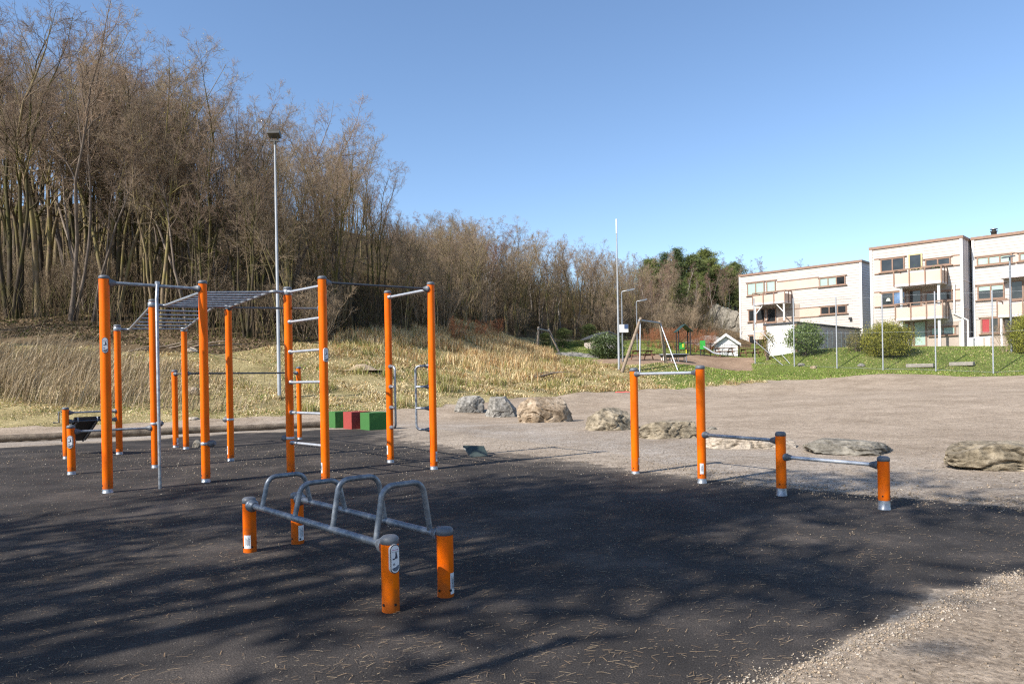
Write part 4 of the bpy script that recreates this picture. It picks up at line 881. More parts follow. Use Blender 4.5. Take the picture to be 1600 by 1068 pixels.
# left block
Al = at(1157, 500, 76.8); lb = Block(Al, 'apartment_block', 'farthest left pale three storey house block, above the grey storage shed', 1, 11, h1(Al.x, Al.y)-.2, 0)
lb.L = lb.px(1347, 500)[0]; lb.z1 = (lb.px(1157, 430)[1]+lb.px(1347, 405.5)[1])/2-.2
shell(lb, 11); lb.lap(0.12, lb.L-.12, lb.z0-.3, lb.z1, M['siding']); lb.lap(0, 0, lb.z0-.3, lb.z1, M['grey_siding'], end=lb.L, depth=10.9)
lb.window(1168, 441, 1195, 461, 2, 'blind'); lb.window(1198, 438.5, 1212.5, 456.5, 1, 'blind'); lb.window(1280.7, 432.3, 1321.5, 446.5, 3, ['blind', 'blind', 'glass'])
lb.window(1282.4, 477.5, 1323.6, 490.5, 3, 'glass'); lb.window(1170, 483, 1196, 502, 2, 'glass'); lb.window(1198.5, 481, 1213.3, 505, 1, 'glass', name='balcony_door', sill=False)
lb.window(1171, 523, 1196, 541, 2, 'glass')
for (x0, x1, ya, yb) in ((1214.5, 1279.5, 437.5, 451), (1216, 1281.5, 482.5, 495.5)):
    a0, _ = lb.px(x0, 445); a1, _ = lb.px(x1, 445); zt = lb.px((x0+x1)/2, ya)[1]; zb = lb.px((x0+x1)/2, yb)[1]
    p = lb.put('wall_panel', 'panel', a0, a1, .0, .068, zb, zt); k = lb.mb(); lb.bx(k, a0, a1, .0, .10, zt+.001, zt+.09); lb.bx(k, a0, a1, .0, .10, zb-.09, zb-.001); k.build('panel_trim', M['trim'], p)
a0, a1, z0, z1 = lb.balcony(1176, 1226, 452.5, 472.5, 1.7, 3, posts=None)
hgt = 2.85
k = lb.mb()
for a in (a0+.1, a1-.25): lb.bx(k, a, a+.14, 1.45, 1.59, z0-hgt+.2, z0-.005)
k.tube([lb.W(a0+.25, 1.5, z0-.9), lb.W(a0+1, 1.5, z0-.05)], .05, 6).tube([lb.W(a1-.25, 1.5, z0-.9), lb.W(a1-1, 1.5, z0-.05)], .05, 6)
k.build('balcony_post', M['whitewood'], lb.t)
b = lb.bx(lb.mb(), a0, a1, .03, 1.7, z0-hgt, z0-hgt+.18).build('balcony', M['grey_siding'], lb.t)
k = lb.mb(); lb.bx(k, a0, a1, 1.63, 1.66, z0-hgt-.75, z0-hgt+.55); k.build('balcony_panel', M['panel'], b)
k = lb.mb(); lb.bx(k, a0-.03, a1+.03, 1.62, 1.72, z0-hgt+.95, z0-hgt+1.03)
for i in range(4): a = a0+(a1-a0)*i/3; lb.bx(k, a-.04, a+.04, 1.662, 1.72, z0-hgt+.2, z0-hgt+.945)
k.build('balcony_rail', M['trim'], b)
lb.put('wall_panel', 'beige', a0+1.9, a1+.8, .0, .07, z0-hgt+.2, z0-.1)
lb.put('wall_lamp', 'blackmetal', *(lambda p: (p[0]-.12, p[0]+.12, .05, .3, p[1]-.12, p[1]+.1))(lb.px(1329.5, 497.5)))
# main block
Am = at(1362, 480, 59); mbk = Block(Am, 'apartment_block', 'middle pale three storey house block with two stacked balconies', 1, 11, h1(Am.x, Am.y)-.3, 0)
mbk.L = mbk.px(1504.5, 480)[0]; mbk.z1 = (mbk.px(1362, 386.5)[1]+mbk.px(1504.5, 368.5)[1])/2-.2
shell(mbk, 11); zg = mbk.px(1440, 505)[1]; mbk.lap(.12, mbk.L-.12, zg, mbk.z1, M['siding'])
k = mbk.mb(); e = mbk.L
nb = 26
for i in range(nb): mbk.bx(k, e, e+.03+.02*(i % 2), -11*(i+1)/nb+.02, -11*i/nb, mbk.z0-.5, mbk.z1)
k.build('end_boarding', M['grey_siding'], mbk.t)
k = mbk.mb()
for py in (437, 480.5): z = mbk.px(1504, py)[1]; mbk.bx(k, e, e+.08, -11, 0, z-.05, z+.05)
k.build('panel_trim', M['grey_siding'], mbk.t)
mbk.put('ground_wall', 'beige', 3.2, mbk.L-.3, .0, .03, mbk.z0, zg)
mbk.put('base_course', 'whitewood', 3.2, mbk.L-.2, .0, .12, mbk.z0-.3, mbk.z0+.35)
def band(B, x0, x1, ya, yb, m='panel'):
    a0, _ = B.px(x0, (ya+yb)/2); a1, _ = B.px(x1, (ya+yb)/2); zt = B.px((x0+x1)/2, ya)[1]; zb = B.px((x0+x1)/2, yb)[1]
    p = B.put('wall_panel', m, a0, a1, .0, .066, zb, zt); k = B.mb(); B.bx(k, a0, a1, .0, .10, zt+.001, zt+.08); B.bx(k, a0, a1, .0, .10, zb-.08, zb-.001); k.build('panel_trim', M['trim'], p)
band(mbk, 1366.5, 1376, 405.5, 427.5); band(mbk, 1487, 1500, 399.5, 413.5); band(mbk, 1366.5, 1377.5, 457, 479); band(mbk, 1489.5, 1501, 453, 468)
mbk.window(1376.3, 403, 1414, 424, 2, 'glass'); mbk.window(1420, 396.5, 1441.5, 421, 1, 'glass', fr='yellowwood', name='balcony_door', sill=False); mbk.window(1445.8, 403.3, 1486, 415.5, 2, 'glass')
mbk.window(1377.5, 455.5, 1416, 477, 2, ['glass', 'glassblue']); mbk.window(1420, 452.5, 1441, 479, 1, 'glass', name='balcony_door', sill=False); mbk.window(1446, 455, 1488.5, 470, 2, 'glass')
mbk.put('wall_panel', 'beige', mbk.px(1417, 465)[0], mbk.px(1488, 465)[0], .0, .058, mbk.px(1455, 486)[1], mbk.px(1455, 449)[1])
mbk.window(1427.5, 501, 1448.5, 541, 1, 'blind', name='door', sill=False); mbk.window(1454.4, 510, 1494, 523.5, 2, 'blind'); mbk.window(1408, 503.5, 1421.5, 514, 1, 'blind')
a0, a1, z0, z1 = mbk.balcony(1396.5, 1470.6, 413.5, 441.5, 1.7, 3)
za = z0
a0b, a1b, z0b, z1b = mbk.balcony(1399, 1472.7, 468.5, 496.5, 1.7, 3)
k = mbk.mb()
for a in (a0+.35, a1-.35): mbk.bx(k, a, a+.17, 1.3, 1.47, z0b+.185, za-.004); mbk.bx(k, a, a+.17, 1.3, 1.47, mbk.z0-.2, z0b-.004)
k.build('balcony_post', M['whitewood'], mbk.t)
for i, (px, py) in enumerate(((1389, 468.5), (1410.5, 466))):
    a, z = mbk.px(px, py); q = mbk.W(a, .12, z); k = MB(mbk.o); k.lathe(q-Vector((0, 0, .12)), [(.2, 0), (.1, .25)], 12); k.build('table_lamp', M['lampshade'], mbk.t)
k = mbk.mb(); p = [mbk.px(1491.5, y) for y in (443, 490)]
k.tube([mbk.W(p[0][0], .14, p[0][1]), mbk.W(p[1][0], .14, p[1][1]), mbk.W(p[1][0]+.9, .14, p[1][1]-.55), mbk.W(p[1][0]+.9, .14, mbk.z0)], .06, 8).build('downpipe', M['whitewood'], mbk.t)
for nm, (px, py), s in (('planter', (1432, 420), .22), ('planter', (1463, 418), .16)):
    a, z = mbk.px(px, py, 1.2); k = MB(mbk.o)
    for j in range(60):
        q = mbk.W(a+random.gauss(0, .25), 1.25+random.gauss(0, .08), z-.05+abs(random.gauss(0, .12))); d = Vector((random.gauss(0, 1), random.gauss(0, 1), random.gauss(0, 1))).normalized()*.06; e2 = d.cross(Vector((.3, .2, 1))).normalized()*.04
        k.add([q, q+d+e2, q+d*2, q+d-e2], [(0, 1, 2, 3)])
    k.build('planter', pm('balcony plant', [(.04, .09, .02), (.12, .18, .05)], 9, .7), mbk.t)
# right block
Ar = at(1521.5, 480, 55.5); rbk = Block(Ar, 'apartment_block', 'right hand pale house block running out of the picture, with a chimney', 17, 11, h1(Ar.x, Ar.y)-.4, 0)
rbk.z1 = (rbk.px(1524, 371)[1]+rbk.px(1600, 360.5)[1])/2-.2
shell(rbk, 11); zg = rbk.px(1560, 497)[1]; rbk.lap(.12, rbk.L-.12, zg, rbk.z1, M['siding']); rbk.put('ground_wall', 'beige', .4, rbk.L-.4, .0, .03, rbk.z0, zg)
rbk.window(1526.5, 399, 1582, 413, 3, 'blind'); rbk.window(1592.5, 394, 1622, 407, 2, 'blind')
band(rbk, 1583.5, 1591.5, 396, 409.5)
rbk.window(1527.5, 444.5, 1570, 467.5, 2, 'glass', blind=True); rbk.window(1579, 438, 1600, 470, 1, 'glass', name='balcony_door', sill=False); rbk.window(1604, 440, 1640, 460, 2, 'glass')
rbk.window(1533, 496, 1562, 521, 2, ['curtain', 'glass']); rbk.window(1568, 494, 1600, 519, 2, 'glass')
rbk.balcony(1558, 1640, 462, 491, 1.8, 4, posts=rbk.z0)
a, z = rbk.px(1567.5, 434, 0); rbk.put('awning_box', 'grey_siding', a, a+6, .05, .9, z-.12, z+.18)
q = rbk.W(rbk.px(1553, 365, -2.5)[0], -2.5, rbk.z1+.2); k = MB(rbk.o).lathe(q, [(.2, 0), (.2, .62), (.26, .64), (.26, .7), (.15, .72), (.15, .82)], 16); k.build('chimney', M['lampblack'], rbk.t)
k = MB(rbk.o).lathe(q+Vector((0, 0, .84)), [(.27, 0), (.27, .05), (.08, .1)], 16).build('chimney_cowl', M['galv'], rbk.t)
# storage shed
Cc = at(1244.5, 528, 57); gz = at(1244.5, 552.5, 57).z; ss = Block(Cc-D_*2.6, 'storage_shed', 'long low storage shed with a sunny white end and a grey side of doors', 2.6, 14.4, gz, at(1244.5, 505, 57).z)
k = ss.mb(); ss.bx(k, 0, ss.L, -14.4, 0, gz-1, ss.z1); k.build('wall_core', M['grey_siding'], ss.t)
ss.lap(.0, ss.L-.02, gz-.2, ss.z1-.02, M['whitewood'], bh=.16)
ss.put('roof', 'roof', -.15, ss.L+.15, -14.5, .15, ss.z1+.003, ss.z1+.14)
k = ss.mb(); ss.bx(k, ss.L-.1, ss.L+.09, .055, .09, gz-.1, ss.z1); ss.bx(k, ss.L+.055, ss.L+.09, -.12, .0549, gz-.1, ss.z1); k.build('corner_board', M['trim'], ss.t); ss.put('corner_board', 'trim', -.06, .1, .055, .09, gz-.1, ss.z1)
ss.lap(0, 0, gz-.2, ss.z1-.02, M['grey_siding'], bh=.16, end=ss.L, depth=14.3)
for i in range(6):
    o_ = -(2.0+i*2.1); dr = ss.put('door', 'grey_siding', ss.L+.06, ss.L+.10, o_-.95, o_, gz, gz+2.05); k = ss.mb()
    for w_ in (.02, -1.05): ss.bx(k, ss.L+.06, ss.L+.14, o_+w_, o_+w_+.09, gz-.1, gz+2.1)
    k.build('door_frame', M['whitewood'], dr)
# white board fence right of the middle block
A = on(1514, 52.5); B = on(1549, 50.5); zt = at(1530, 527.5, 51.5).z; t = empty('board_fence', A, 'short white board fence between the middle and right house blocks', 'fence')
d = (B-A); d.z = 0; L = d.length; d.normalize(); k = MB(A); n = int(L/.15); nn_ = Vector((-d.y, d.x, 0))
for i in range(n):
    if i % 6 == 3: continue
    q = A+d*(.15*i+.07); k.box((q.x, q.y, (A.z-.3+zt)/2), (.13, .03, zt-A.z+.3), rz=math.atan2(d.y, d.x))
k.build('boards', M['whitewood'], t); k = MB(A)
for z in (zt+.03, zt-.75): q = A+d*L/2+nn_*.03; k.box((q.x, q.y, z), (L, .09, .08), rz=math.atan2(d.y, d.x))
k.build('fence_rail', M['whitewood'], t)
for i, (px0, px1, Y) in enumerate(((1416, 1459, 46.2), (1484, 1522, 45.4))):
    a = on(px0, Y); b = on(px1, Y-1); k = MB(a); m_ = (a+b)/2; m_.z = h1(m_.x, m_.y); k.box((m_.x, m_.y, m_.z+.12), ((b-a).length, .45, .24), rz=math.atan2(b.y-a.y, b.x-a.x))
    o = k.build('stone_kerb', M['greywood'], None, a); bv = o.modifiers.new('b', 'BEVEL'); bv.width = .04; bv.segments = 2; tag(o, ('long low grey slab on the lawn behind the net fence, the left one', 'low grey slab on the lawn by the rightmost net post')[i], 'slab')
# ------------------------------------------------------------------ trees
def nrm_(v): return v/(np.linalg.norm(v, axis=-1, keepdims=True)+1e-9)
def spawn(P, Rr, n, t0, t1, lenf, ang, K, up, wob, rf, rg):
    """children along batch of polylines; lenf(t, parent length)->length"""
    B, Kp, _ = P.shape; Lp = np.linalg.norm(np.diff(P, axis=1), axis=2).sum(1)
    t = rg.uniform(t0, t1, (B, n)); x = t*(Kp-1); i = np.minimum(x.astype(int), Kp-2); f = x-i; b = np.arange(B)[:, None]
    pos = P[b, i]*(1-f)[..., None]+P[b, i+1]*f[..., None]; tan = nrm_(P[b, i+1]-P[b, i]); rad = Rr[b, i]*(1-f)+Rr[b, i+1]*f
    rv = rg.normal(0, 1, (B, n, 3)); perp = nrm_(rv-(rv*tan).sum(-1, keepdims=True)*tan)
    a = np.radians(rg.normal(ang[0], ang[1], (B, n)))[..., None]; d = nrm_(tan*np.cos(a)+perp*np.sin(a))
    L = lenf(t, Lp[:, None])*rg.uniform(.65, 1.25, (B, n))
    pos = pos.reshape(-1, 3); d = d.reshape(-1, 3); L = L.reshape(-1); rad = (rad*rf).reshape(-1)
    out = [pos]; cur = pos
    for k in range(K-1):
        d = nrm_(d+np.array([0, 0, up])+rg.normal(0, wob, d.shape)); cur = cur+d*(L/(K-1))[:, None]; out.append(cur)
    C = np.stack(out, 1); tt = np.linspace(0, 1, K)
    return C, np.maximum(rad[:, None]*(1-.75*tt)[None], .0028)
def tree_meshes(seed, H, stems, lean, kind):
    rg = np.random.default_rng(seed); Ps = []; Rs = []
    for s in range(stems):
        az = 2*np.pi*(s+rg.uniform(0, .6))/max(1, stems); l = R(lean)*rg.uniform(.4, 1.2)*(1 if stems > 1 else .35)
        d = np.array([np.cos(az)*np.sin(l), np.sin(az)*np.sin(l), np.cos(l)]); p = np.array([np.cos(az), np.sin(az), 0])*(.12 if stems > 1 else 0)+np.array([0, 0, -.3])
        h = H*rg.uniform(.78, 1.02); K = 12; pts = [p]
        for k in range(K-1):
            d = d+np.array([0, 0, .06])+rg.normal(0, .045+.011*k, 3)*np.array([1, 1, .4]); d /= np.linalg.norm(d); p = p+d*(h+.3)/(K-1)/max(.8, d[2]); pts.append(p)
        t = np.linspace(0, 1, K); r0 = H*(.0072 if stems > 1 else .0105)*rg.uniform(.75, 1.15); Ps.append(pts); Rs.append(np.maximum(r0*(1-.93*t)*(1+.5*np.exp(-t*25)), .008))
    P0 = np.array(Ps); R0 = np.array(Rs)
    k = kind
    P1, R1_ = spawn(P0, R0, k['n1'], k['t0'], .97, lambda t, L: L*k['l1']*(1.12-t*.85), (k['a1'], 13), 8, k['up1'], .19, .58, rg)
    P2, R2_ = spawn(P1, R1_, k['n2'], .2, .98, lambda t, L: L*.42*(1.15-.6*t), (42, 14), 6, k['up2'], .2, .6, rg)
    P2b, R2b = spawn(P0[:, 5:], R0[:, 5:], 14, .2, .99, lambda t, L: .09*H*(1.3-t), (42, 12), 5, k['up2'], .12, .5, rg)
    if P2b.shape[1] != P2.shape[1]:
        q = np.linspace(0, P2b.shape[1]-1, P2.shape[1]); i = np.minimum(q.astype(int), P2b.shape[1]-2); f = (q-i)
        P2b = P2b[:, i]*(1-f)[None, :, None]+P2b[:, i+1]*f[None, :, None]; R2b = R2b[:, i]*(1-f)+R2b[:, i+1]*f
    P2 = np.concatenate([P2, P2b]); R2_ = np.concatenate([R2_, R2b])
    P3, R3_ = spawn(P2, R2_, k['n3'], .15, 1, lambda t, L: np.maximum(L*.5*(1.1-.5*t), .3), (40, 14), 4, k['up3'], .16, .7, rg)
    P4, R4_ = spawn(P3, R3_, k['n4'], .1, 1, lambda t, L: np.maximum(L*.55, .2), (38, 14), 3, k['up3'], .18, .8, rg)
    R3_ = np.clip(R3_, .004, .016); R4_ = np.clip(R4_, k['rt'], .007)
    parts = [tubes(P0, R0, 8), tubes(P1, R1_, 6)]
    def cat(ps):
        V = []; Q = []; n = 0
        for v, q in ps: V.append(v); Q.append(q+n); n += len(v)
        return np.concatenate(V), np.concatenate(Q)
    tr = cat(parts); cr = cat([tubes(P2, np.maximum(R2_, .006), 4), tubes(P3, R3_, 3), tubes(P4, R4_, 3)])
    bud = None
    if k.get('bud'):
        c = P4[:, -1][rg.random(len(P4)) < k['bud']]; c = c[(c[:, 2] > H*.55)]
        V, Q = quads(c+rg.normal(0, .05, c.shape), rg, .026, .020); bud = (V, Q)
    return tr, cr, bud
def quads(c, rg, l, w, upb=0.0):
    n = len(c); d = nrm_(rg.normal(0, 1, (n, 3))+np.array([0, 0, upb])); e = nrm_(np.cross(d, rg.normal(0, 1, (n, 3))))
    l = l*rg.uniform(.6, 1.3, (n, 1)); w = w*rg.uniform(.6, 1.3, (n, 1))
    V = np.stack([c-d*l, c+e*w, c+d*l, c-e*w], 1).reshape(-1, 3); return V, np.arange(4*n).reshape(n, 4)
def barkmat(name, stops, moss=None):
    m, nt, nn, L, b = nodes(name); tc = N(nt, 'ShaderNodeTexCoord'); src = tc.outputs['Object']
    mp = N(nt, 'ShaderNodeMapping'); mp.inputs['Scale'].default_value = (3, 3, .7); L.new(src, mp.inputs[0])
    n1 = N(nt, 'ShaderNodeTexNoise', Scale=2.5, Detail=8, Roughness=.7); L.new(mp.outputs[0], n1.inputs['Vector'])
    k = len(stops); r = ramp(nt, n1.outputs[0], [(.3+.4*i/(k-1), c) for i, c in enumerate(stops)]); c = r.outputs[0]
    if moss:
        n2 = N(nt, 'ShaderNodeTexNoise', Scale=.8, Detail=5); L.new(src, n2.inputs['Vector']); mr = ramp(nt, n2.outputs[0], [(.42, (0, 0, 0)), (.6, (1, 1, 1))]); c = mix(nt, c, moss, mr.outputs[0])
    oi = N(nt, 'ShaderNodeObjectInfo'); orr = ramp(nt, oi.outputs['Random'], [(0, (.75, .74, .74)), (1, (1.25, 1.22, 1.18))]); c = mix(nt, c, orr.outputs[0], 1, 'MULTIPLY')
    L.new(c, b.inputs['Base Color']); b.inputs['Roughness'].default_value = .9; b.inputs['Specular IOR Level'].default_value = .12
    bp = N(nt, 'ShaderNodeBump', Strength=.5, Distance=.02); L.new(n1.outputs[0], bp.inputs['Height']); L.new(bp.outputs[0], b.inputs['Normal']); return m
BK = {'olive': barkmat('mossy bark', [(.075, .058, .038), (.17, .13, .085), (.27, .215, .15)], (.175, .15, .06)), 'grey': barkmat('grey bark', [(.07, .058, .047), (.16, .13, .105), (.26, .22, .18)]),
      'dark': barkmat('dark bark', [(.03, .024, .018), (.065, .052, .038), (.12, .095, .07)], (.085, .078, .028)), 'pale': barkmat('pale birch bark', [(.16, .13, .11), (.36, .32, .28), (.5, .46, .42)])}
TW = {'tan': barkmat('tan twigs', [(.20, .155, .105), (.30, .235, .165), (.38, .305, .22)]), 'lilac': barkmat('purple brown twigs', [(.18, .13, .095), (.275, .205, .15), (.35, .27, .20)]),
      'red': barkmat('reddish twigs', [(.13, .08, .062), (.20, .125, .10), (.25, .165, .14)]), 'rust': barkmat('rusty twigs', [(.22, .09, .045), (.34, .15, .08), (.40, .20, .11)]), 'bud': barkmat('yellow catkins', [(.34, .28, .08), (.46, .39, .13), (.52, .45, .18)])}
K_ald = dict(n1=13, t0=.42, l1=.30, a1=40, up1=.07, n2=6, up2=.03, n3=4, up3=.02, n4=3, rt=.0036)
K_will = dict(n1=11, t0=.36, l1=.34, a1=36, up1=.09, n2=6, up2=.05, n3=4, up3=.03, n4=3, rt=.0036)
K_bir = dict(n1=15, t0=.38, l1=.24, a1=40, up1=.08, n2=6, up2=-.02, n3=4, up3=-.08, n4=3, rt=.004)
K_bud = dict(K_will, bud=.4)
protos = []
SPEC = [(11, 14, 1, 10, K_ald, 'olive', 'tan', 'single trunked'), (12, 14, 3, 6, K_ald, 'olive', 'tan', 'three stemmed'), (13, 14, 4, 8, K_will, 'dark', 'lilac', 'multi stemmed'), (14, 14, 2, 9, K_ald, 'grey', 'lilac', 'forked'),
        (15, 14, 5, 11, K_will, 'olive', 'tan', 'fan shaped'), (16, 14, 1, 8, K_bir, 'pale', 'red', 'slender birch like'), (17, 14, 2, 10, K_bir, 'grey', 'red', 'twin stemmed red twigged'), (18, 14, 4, 11, K_bud, 'olive', 'tan', 'yellow budded'), (19, 14, 1, 12, K_will, 'dark', 'lilac', 'wide crowned')]
HOLD = []
for sd, H, st, ln, kd, bk, tw, desc in SPEC:
    tr, cr, bud = tree_meshes(sd, H, st, ln, kd)
    mt = fast_mesh('trunk', *tr); mt.polygons.foreach_set('use_smooth', np.ones(len(mt.polygons), bool)); mt.materials.append(BK[bk]); mc = fast_mesh('crown', *cr); mc.materials.append(TW[tw])
    mb_ = None
    if bud is not None: mb_ = fast_mesh('catkins', *bud); mb_.materials.append(TW['bud'])
    protos.append((mt, mc, mb_, H, desc))
SKY = [(-700, -140), (-300, -60), (-100, -10), (0, 8), (50, 18), (150, 22), (200, 45), (230, 62), (290, 100), (370, 135), (470, 158), (520, 188), (560, 225), (600, 285), (635, 335), (660, 338), (720, 318), (790, 338), (860, 352), (930, 375), (1000, 385), (1060, 380), (1110, 395), (1160, 408), (1190, 402), (1215, 424), (1400, 420), (1700, 420)]
def skyline(px): return float(np.interp(px, [a for a, b in SKY], [b for a, b in SKY]))
def proj(x, y, z):
    u = F*x/y; v = HV-(z-EYE)*F/y; return 800+u*CR+v*SR, 534-u*SR+v*CR
def plant(i, x, y, h, label, group, rz=None, name='bare_tree', cat='tree', lean=0):
    mt, mc, mb_, H, desc = protos[i]; s = h/H
    t = empty(name, (x, y, h1(x, y)), label, cat, group, rng.uniform(0, 6.28) if rz is None else rz); t.scale = (s, s, s)
    if lean: t.rotation_euler = (0, R(lean), 0)
    for nm, me in (('trunk', mt), ('crown', mc), ('catkins', mb_)):
        if me is not None: o = bpy.data.objects.new(nm, me); COL.objects.link(o); o.parent = t
    return t
TPOS = []
def ok(x, y, d):
    for a, b in TPOS:
        if (a-x)**2+(b-y)**2 < d*d: return False
    TPOS.append((x, y)); return True
def tryplant(kinds, pxr, Yr, n, mind, lo, hi, place, group, name='bare_tree'):
    c = 0; tries = 0
    while c < n and tries < n*40:
        tries += 1; px = rng.uniform(*pxr); Y = rng.uniform(*Yr); x = (px-800)/F*Y
        if not inpoly(np.array([[x, Y]]), wood)[0] or not ok(x, Y, mind): continue
        g = h1(x, Y); p, py = proj(x, Y, g); zt = at(p, skyline(p)+rng.uniform(0, 26), Y).z; h = (zt-g)*rng.uniform(lo, 1.0)
        h = min(h, hi)
        if h < 3.5: continue
        i = int(rng.choice(kinds)); c += 1
        plant(i, x, Y, h, f'{protos[i][4]} bare tree {place}', group, name=name)
# hand placed front trees: pixel, distance, kind, top pixel
FRONT = [(112, 38.2, 3, 18, 'big dark trunked bare tree at the left wood edge, forking above the reeds'), (20, 38.0, 2, -30, 'tall dark multi stemmed bare tree at the far left edge of the picture'), (60, 38.6, 0, 20, 'straight bare tree near the left edge, between the two dark trees'),
         (232, 40, 4, 110, 'leaning bare tree with wide limbs behind the left end of the rig'), (300, 41, 2, 110, 'broad bare tree behind the left tall orange posts'), (392, 43, 8, 135, 'wide crowned bare tree behind the floodlight pole'),
         (452, 44, 3, 128, 'dark forked bare tree rising just right of the floodlight pole'), (535, 43.5, 4, 195, 'fan shaped bare tree with a crooked base behind the tall ladder'), (585, 46, 2, 240, 'rounded bare tree ending the tall part of the wood'), (640, 49, 1, 330, 'lower bare tree at the dip of the skyline'),
         (180, 39.3, 7, 40, 'bare tree with yellow buds left of the rig'), (70, 44, 7, 25, 'yellow budded bare tree high up at the left'), (805, 64.5, 4, 352, 'bare fan shaped tree with mossy stems above the small swing'), (738, 60, 7, 330, 'yellow budded tree on the low part of the skyline'), (860, 67, 1, 365, 'mossy bare tree at the foot of the slope right of the small swing')]
for px, Y, i, top, lb in FRONT:
    x = at(px, 500, Y).x; TPOS.append((x, Y)); g = h1(x, Y); plant(i, x, Y, at(px, top, Y).z-g, lb, None)
tryplant([0, 1, 2, 3, 4, 8], (0, 640), (37.5, 47), 56, 1.05, .72, 19, 'at the front of the tall wood on the left', 'trees at the front of the left wood')
tryplant([0, 1, 2, 3, 4, 6, 8], (-60, 640), (47, 72), 52, 1.7, .8, 18, 'deep in the tall wood on the left slope', 'trees deep in the left wood')
tryplant([1, 4, 0, 3, 6, 7, 2], (630, 960), (48, 72), 70, 1.3, .72, 14, 'in the low wood in the middle', 'trees in the middle wood')
tryplant([1, 4, 5, 6, 0], (500, 1010), (72, 100), 78, 1.8, .8, 14, 'high on the slope of the middle wood', 'trees high on the middle slope')
tryplant([5, 6, 1], (960, 1230), (74, 108), 50, 1.5, .85, 12, 'among the evergreens on the right slope', 'bare trees among the evergreens')
tryplant([5, 6, 1, 4, 0], (925, 1075), (80, 106), 34, 1.4, .88, 13, 'on the ridge right of the mast', 'bare trees on the ridge')
# beside the picture, so that the left bank lies in broken shade
for x, y, i, h in ((-31, 26, 2, 13), (-34, 20, 4, 14), (-30.5, 31, 1, 13), (-38, 28, 3, 15), (-28, 21, 8, 11), (-36, 34, 0, 15)): plant(i, x, y, h, f'{protos[i][4]} bare tree beside the wood, left of the view', 'trees left of the view')
for px, Y, top in ((1268, 92, 404), (1180, 96, 397), (1192, 99, 402)): x = at(px, 500, Y).x; plant(6, x, Y, max(5, at(px, top, Y).z-h1(x, Y)), ('red twigged bare tree showing above the far left house roof', 'red twigged bare tree left of the house roof', 'red twigged bare tree nearest the house roof, left of it')[(1268, 1180, 1192).index(px)], None)
# saplings and shrubs
K_sap = dict(n1=7, t0=.1, l1=.5, a1=26, up1=.2, n2=3, up2=.1, n3=3, up3=.05, n4=1, rt=.005)
for sd, H, st, ln, bk, tw, desc in ((31, 4, 9, 26, 'grey', 'tan', 'tan'), (32, 4, 10, 34, 'grey', 'rust', 'rusty'), (33, 4, 7, 22, 'olive', 'tan', 'brown')):
    tr, cr, bud = tree_meshes(sd, H, st, ln, K_sap); mt = fast_mesh('stems', *tr); mt.materials.append(TW[tw]); mc = fast_mesh('twigs', *cr); mc.materials.append(TW[tw]); protos.append((mt, mc, None, H, desc))
def shrub(i, x, y, h, label, group=None):
    mt, mc, _, H, desc = protos[i]; s = h/H; t = empty('bare_shrub', (x, y, h1(x, y)), label, 'shrub', group, rng.uniform(0, 6.28)); t.scale = (s*1.25, s*1.25, s)
    for nm, me in (('stems', mt), ('twigs', mc)): o = bpy.data.objects.new(nm, me); COL.objects.link(o); o.parent = t
for (pxr, Yr, n, kinds, hr, pl) in (((0, 640), (38.5, 46), 34, (9, 11, 11), (1.6, 3.6), 'under the tall wood on the left'), ((640, 1000), (47, 74), 44, (9, 11, 11), (1.4, 3.4), 'at the foot of the middle wood'), ((930, 1100), (71, 92), 80, (11, 11, 9, 9), (1.6, 3.8), 'on the bushy slope above the playground')):
    c = 0
    for _t in range(3000):
        if c >= n: break
        px = rng.uniform(*pxr); Y = rng.uniform(*Yr); x = (px-800)/F*Y
        if not inpoly(np.array([[x, Y]]), wood)[0]: continue
        i = int(rng.choice(kinds)); shrub(i, x, Y, rng.uniform(*hr), f'{protos[i][4]} twiggy bare shrub {pl}', 'bare shrubs '+pl); c += 1
for px, Y, h, lb in ((1120, 74, 1.6, 'brown bare shrub below the rock face'), (1135, 75, 1.5, 'brown bare shrub at the foot of the rock face, above the white shed'), (1148, 76, 1.4, 'brown bare shrub between rock face and house wall'), (1108, 75, 1.8, 'brown bare shrub left below the rock face'), (712, 47.5, 1.5, 'rusty low shrub left of the small swing'), (752, 50, 1.4, 'rusty brown shrub just left of the small swing'), (775, 53, 1.5, 'rusty shrub right behind the grass, beside the small swing'), (1570, 46.5, 1.9, 'brown bare shrub beside the lamp post by the houses'), (1055, 65, 2.0, 'rust red shrub behind the play tower'), (1085, 65, 2.1, 'rust red shrub between play tower and white shed'), (1028, 66, 1.8, 'rust red shrub left of the play tower'), (1108, 66, 1.9, 'rust red shrub just left of the white shed'), (1042, 67, 1.9, 'rust red shrub behind the left post of the play tower'), (1070, 67, 2.0, 'rust red shrub right behind the tower roof'), (1096, 67, 1.9, 'rust red shrub behind the slide'), (1016, 67, 1.7, 'rust red shrub framed by the wooden swing')):
    p = on(px, Y); shrub(11 if 'brown bare' in lb else 10, p.x, p.y, h, lb)
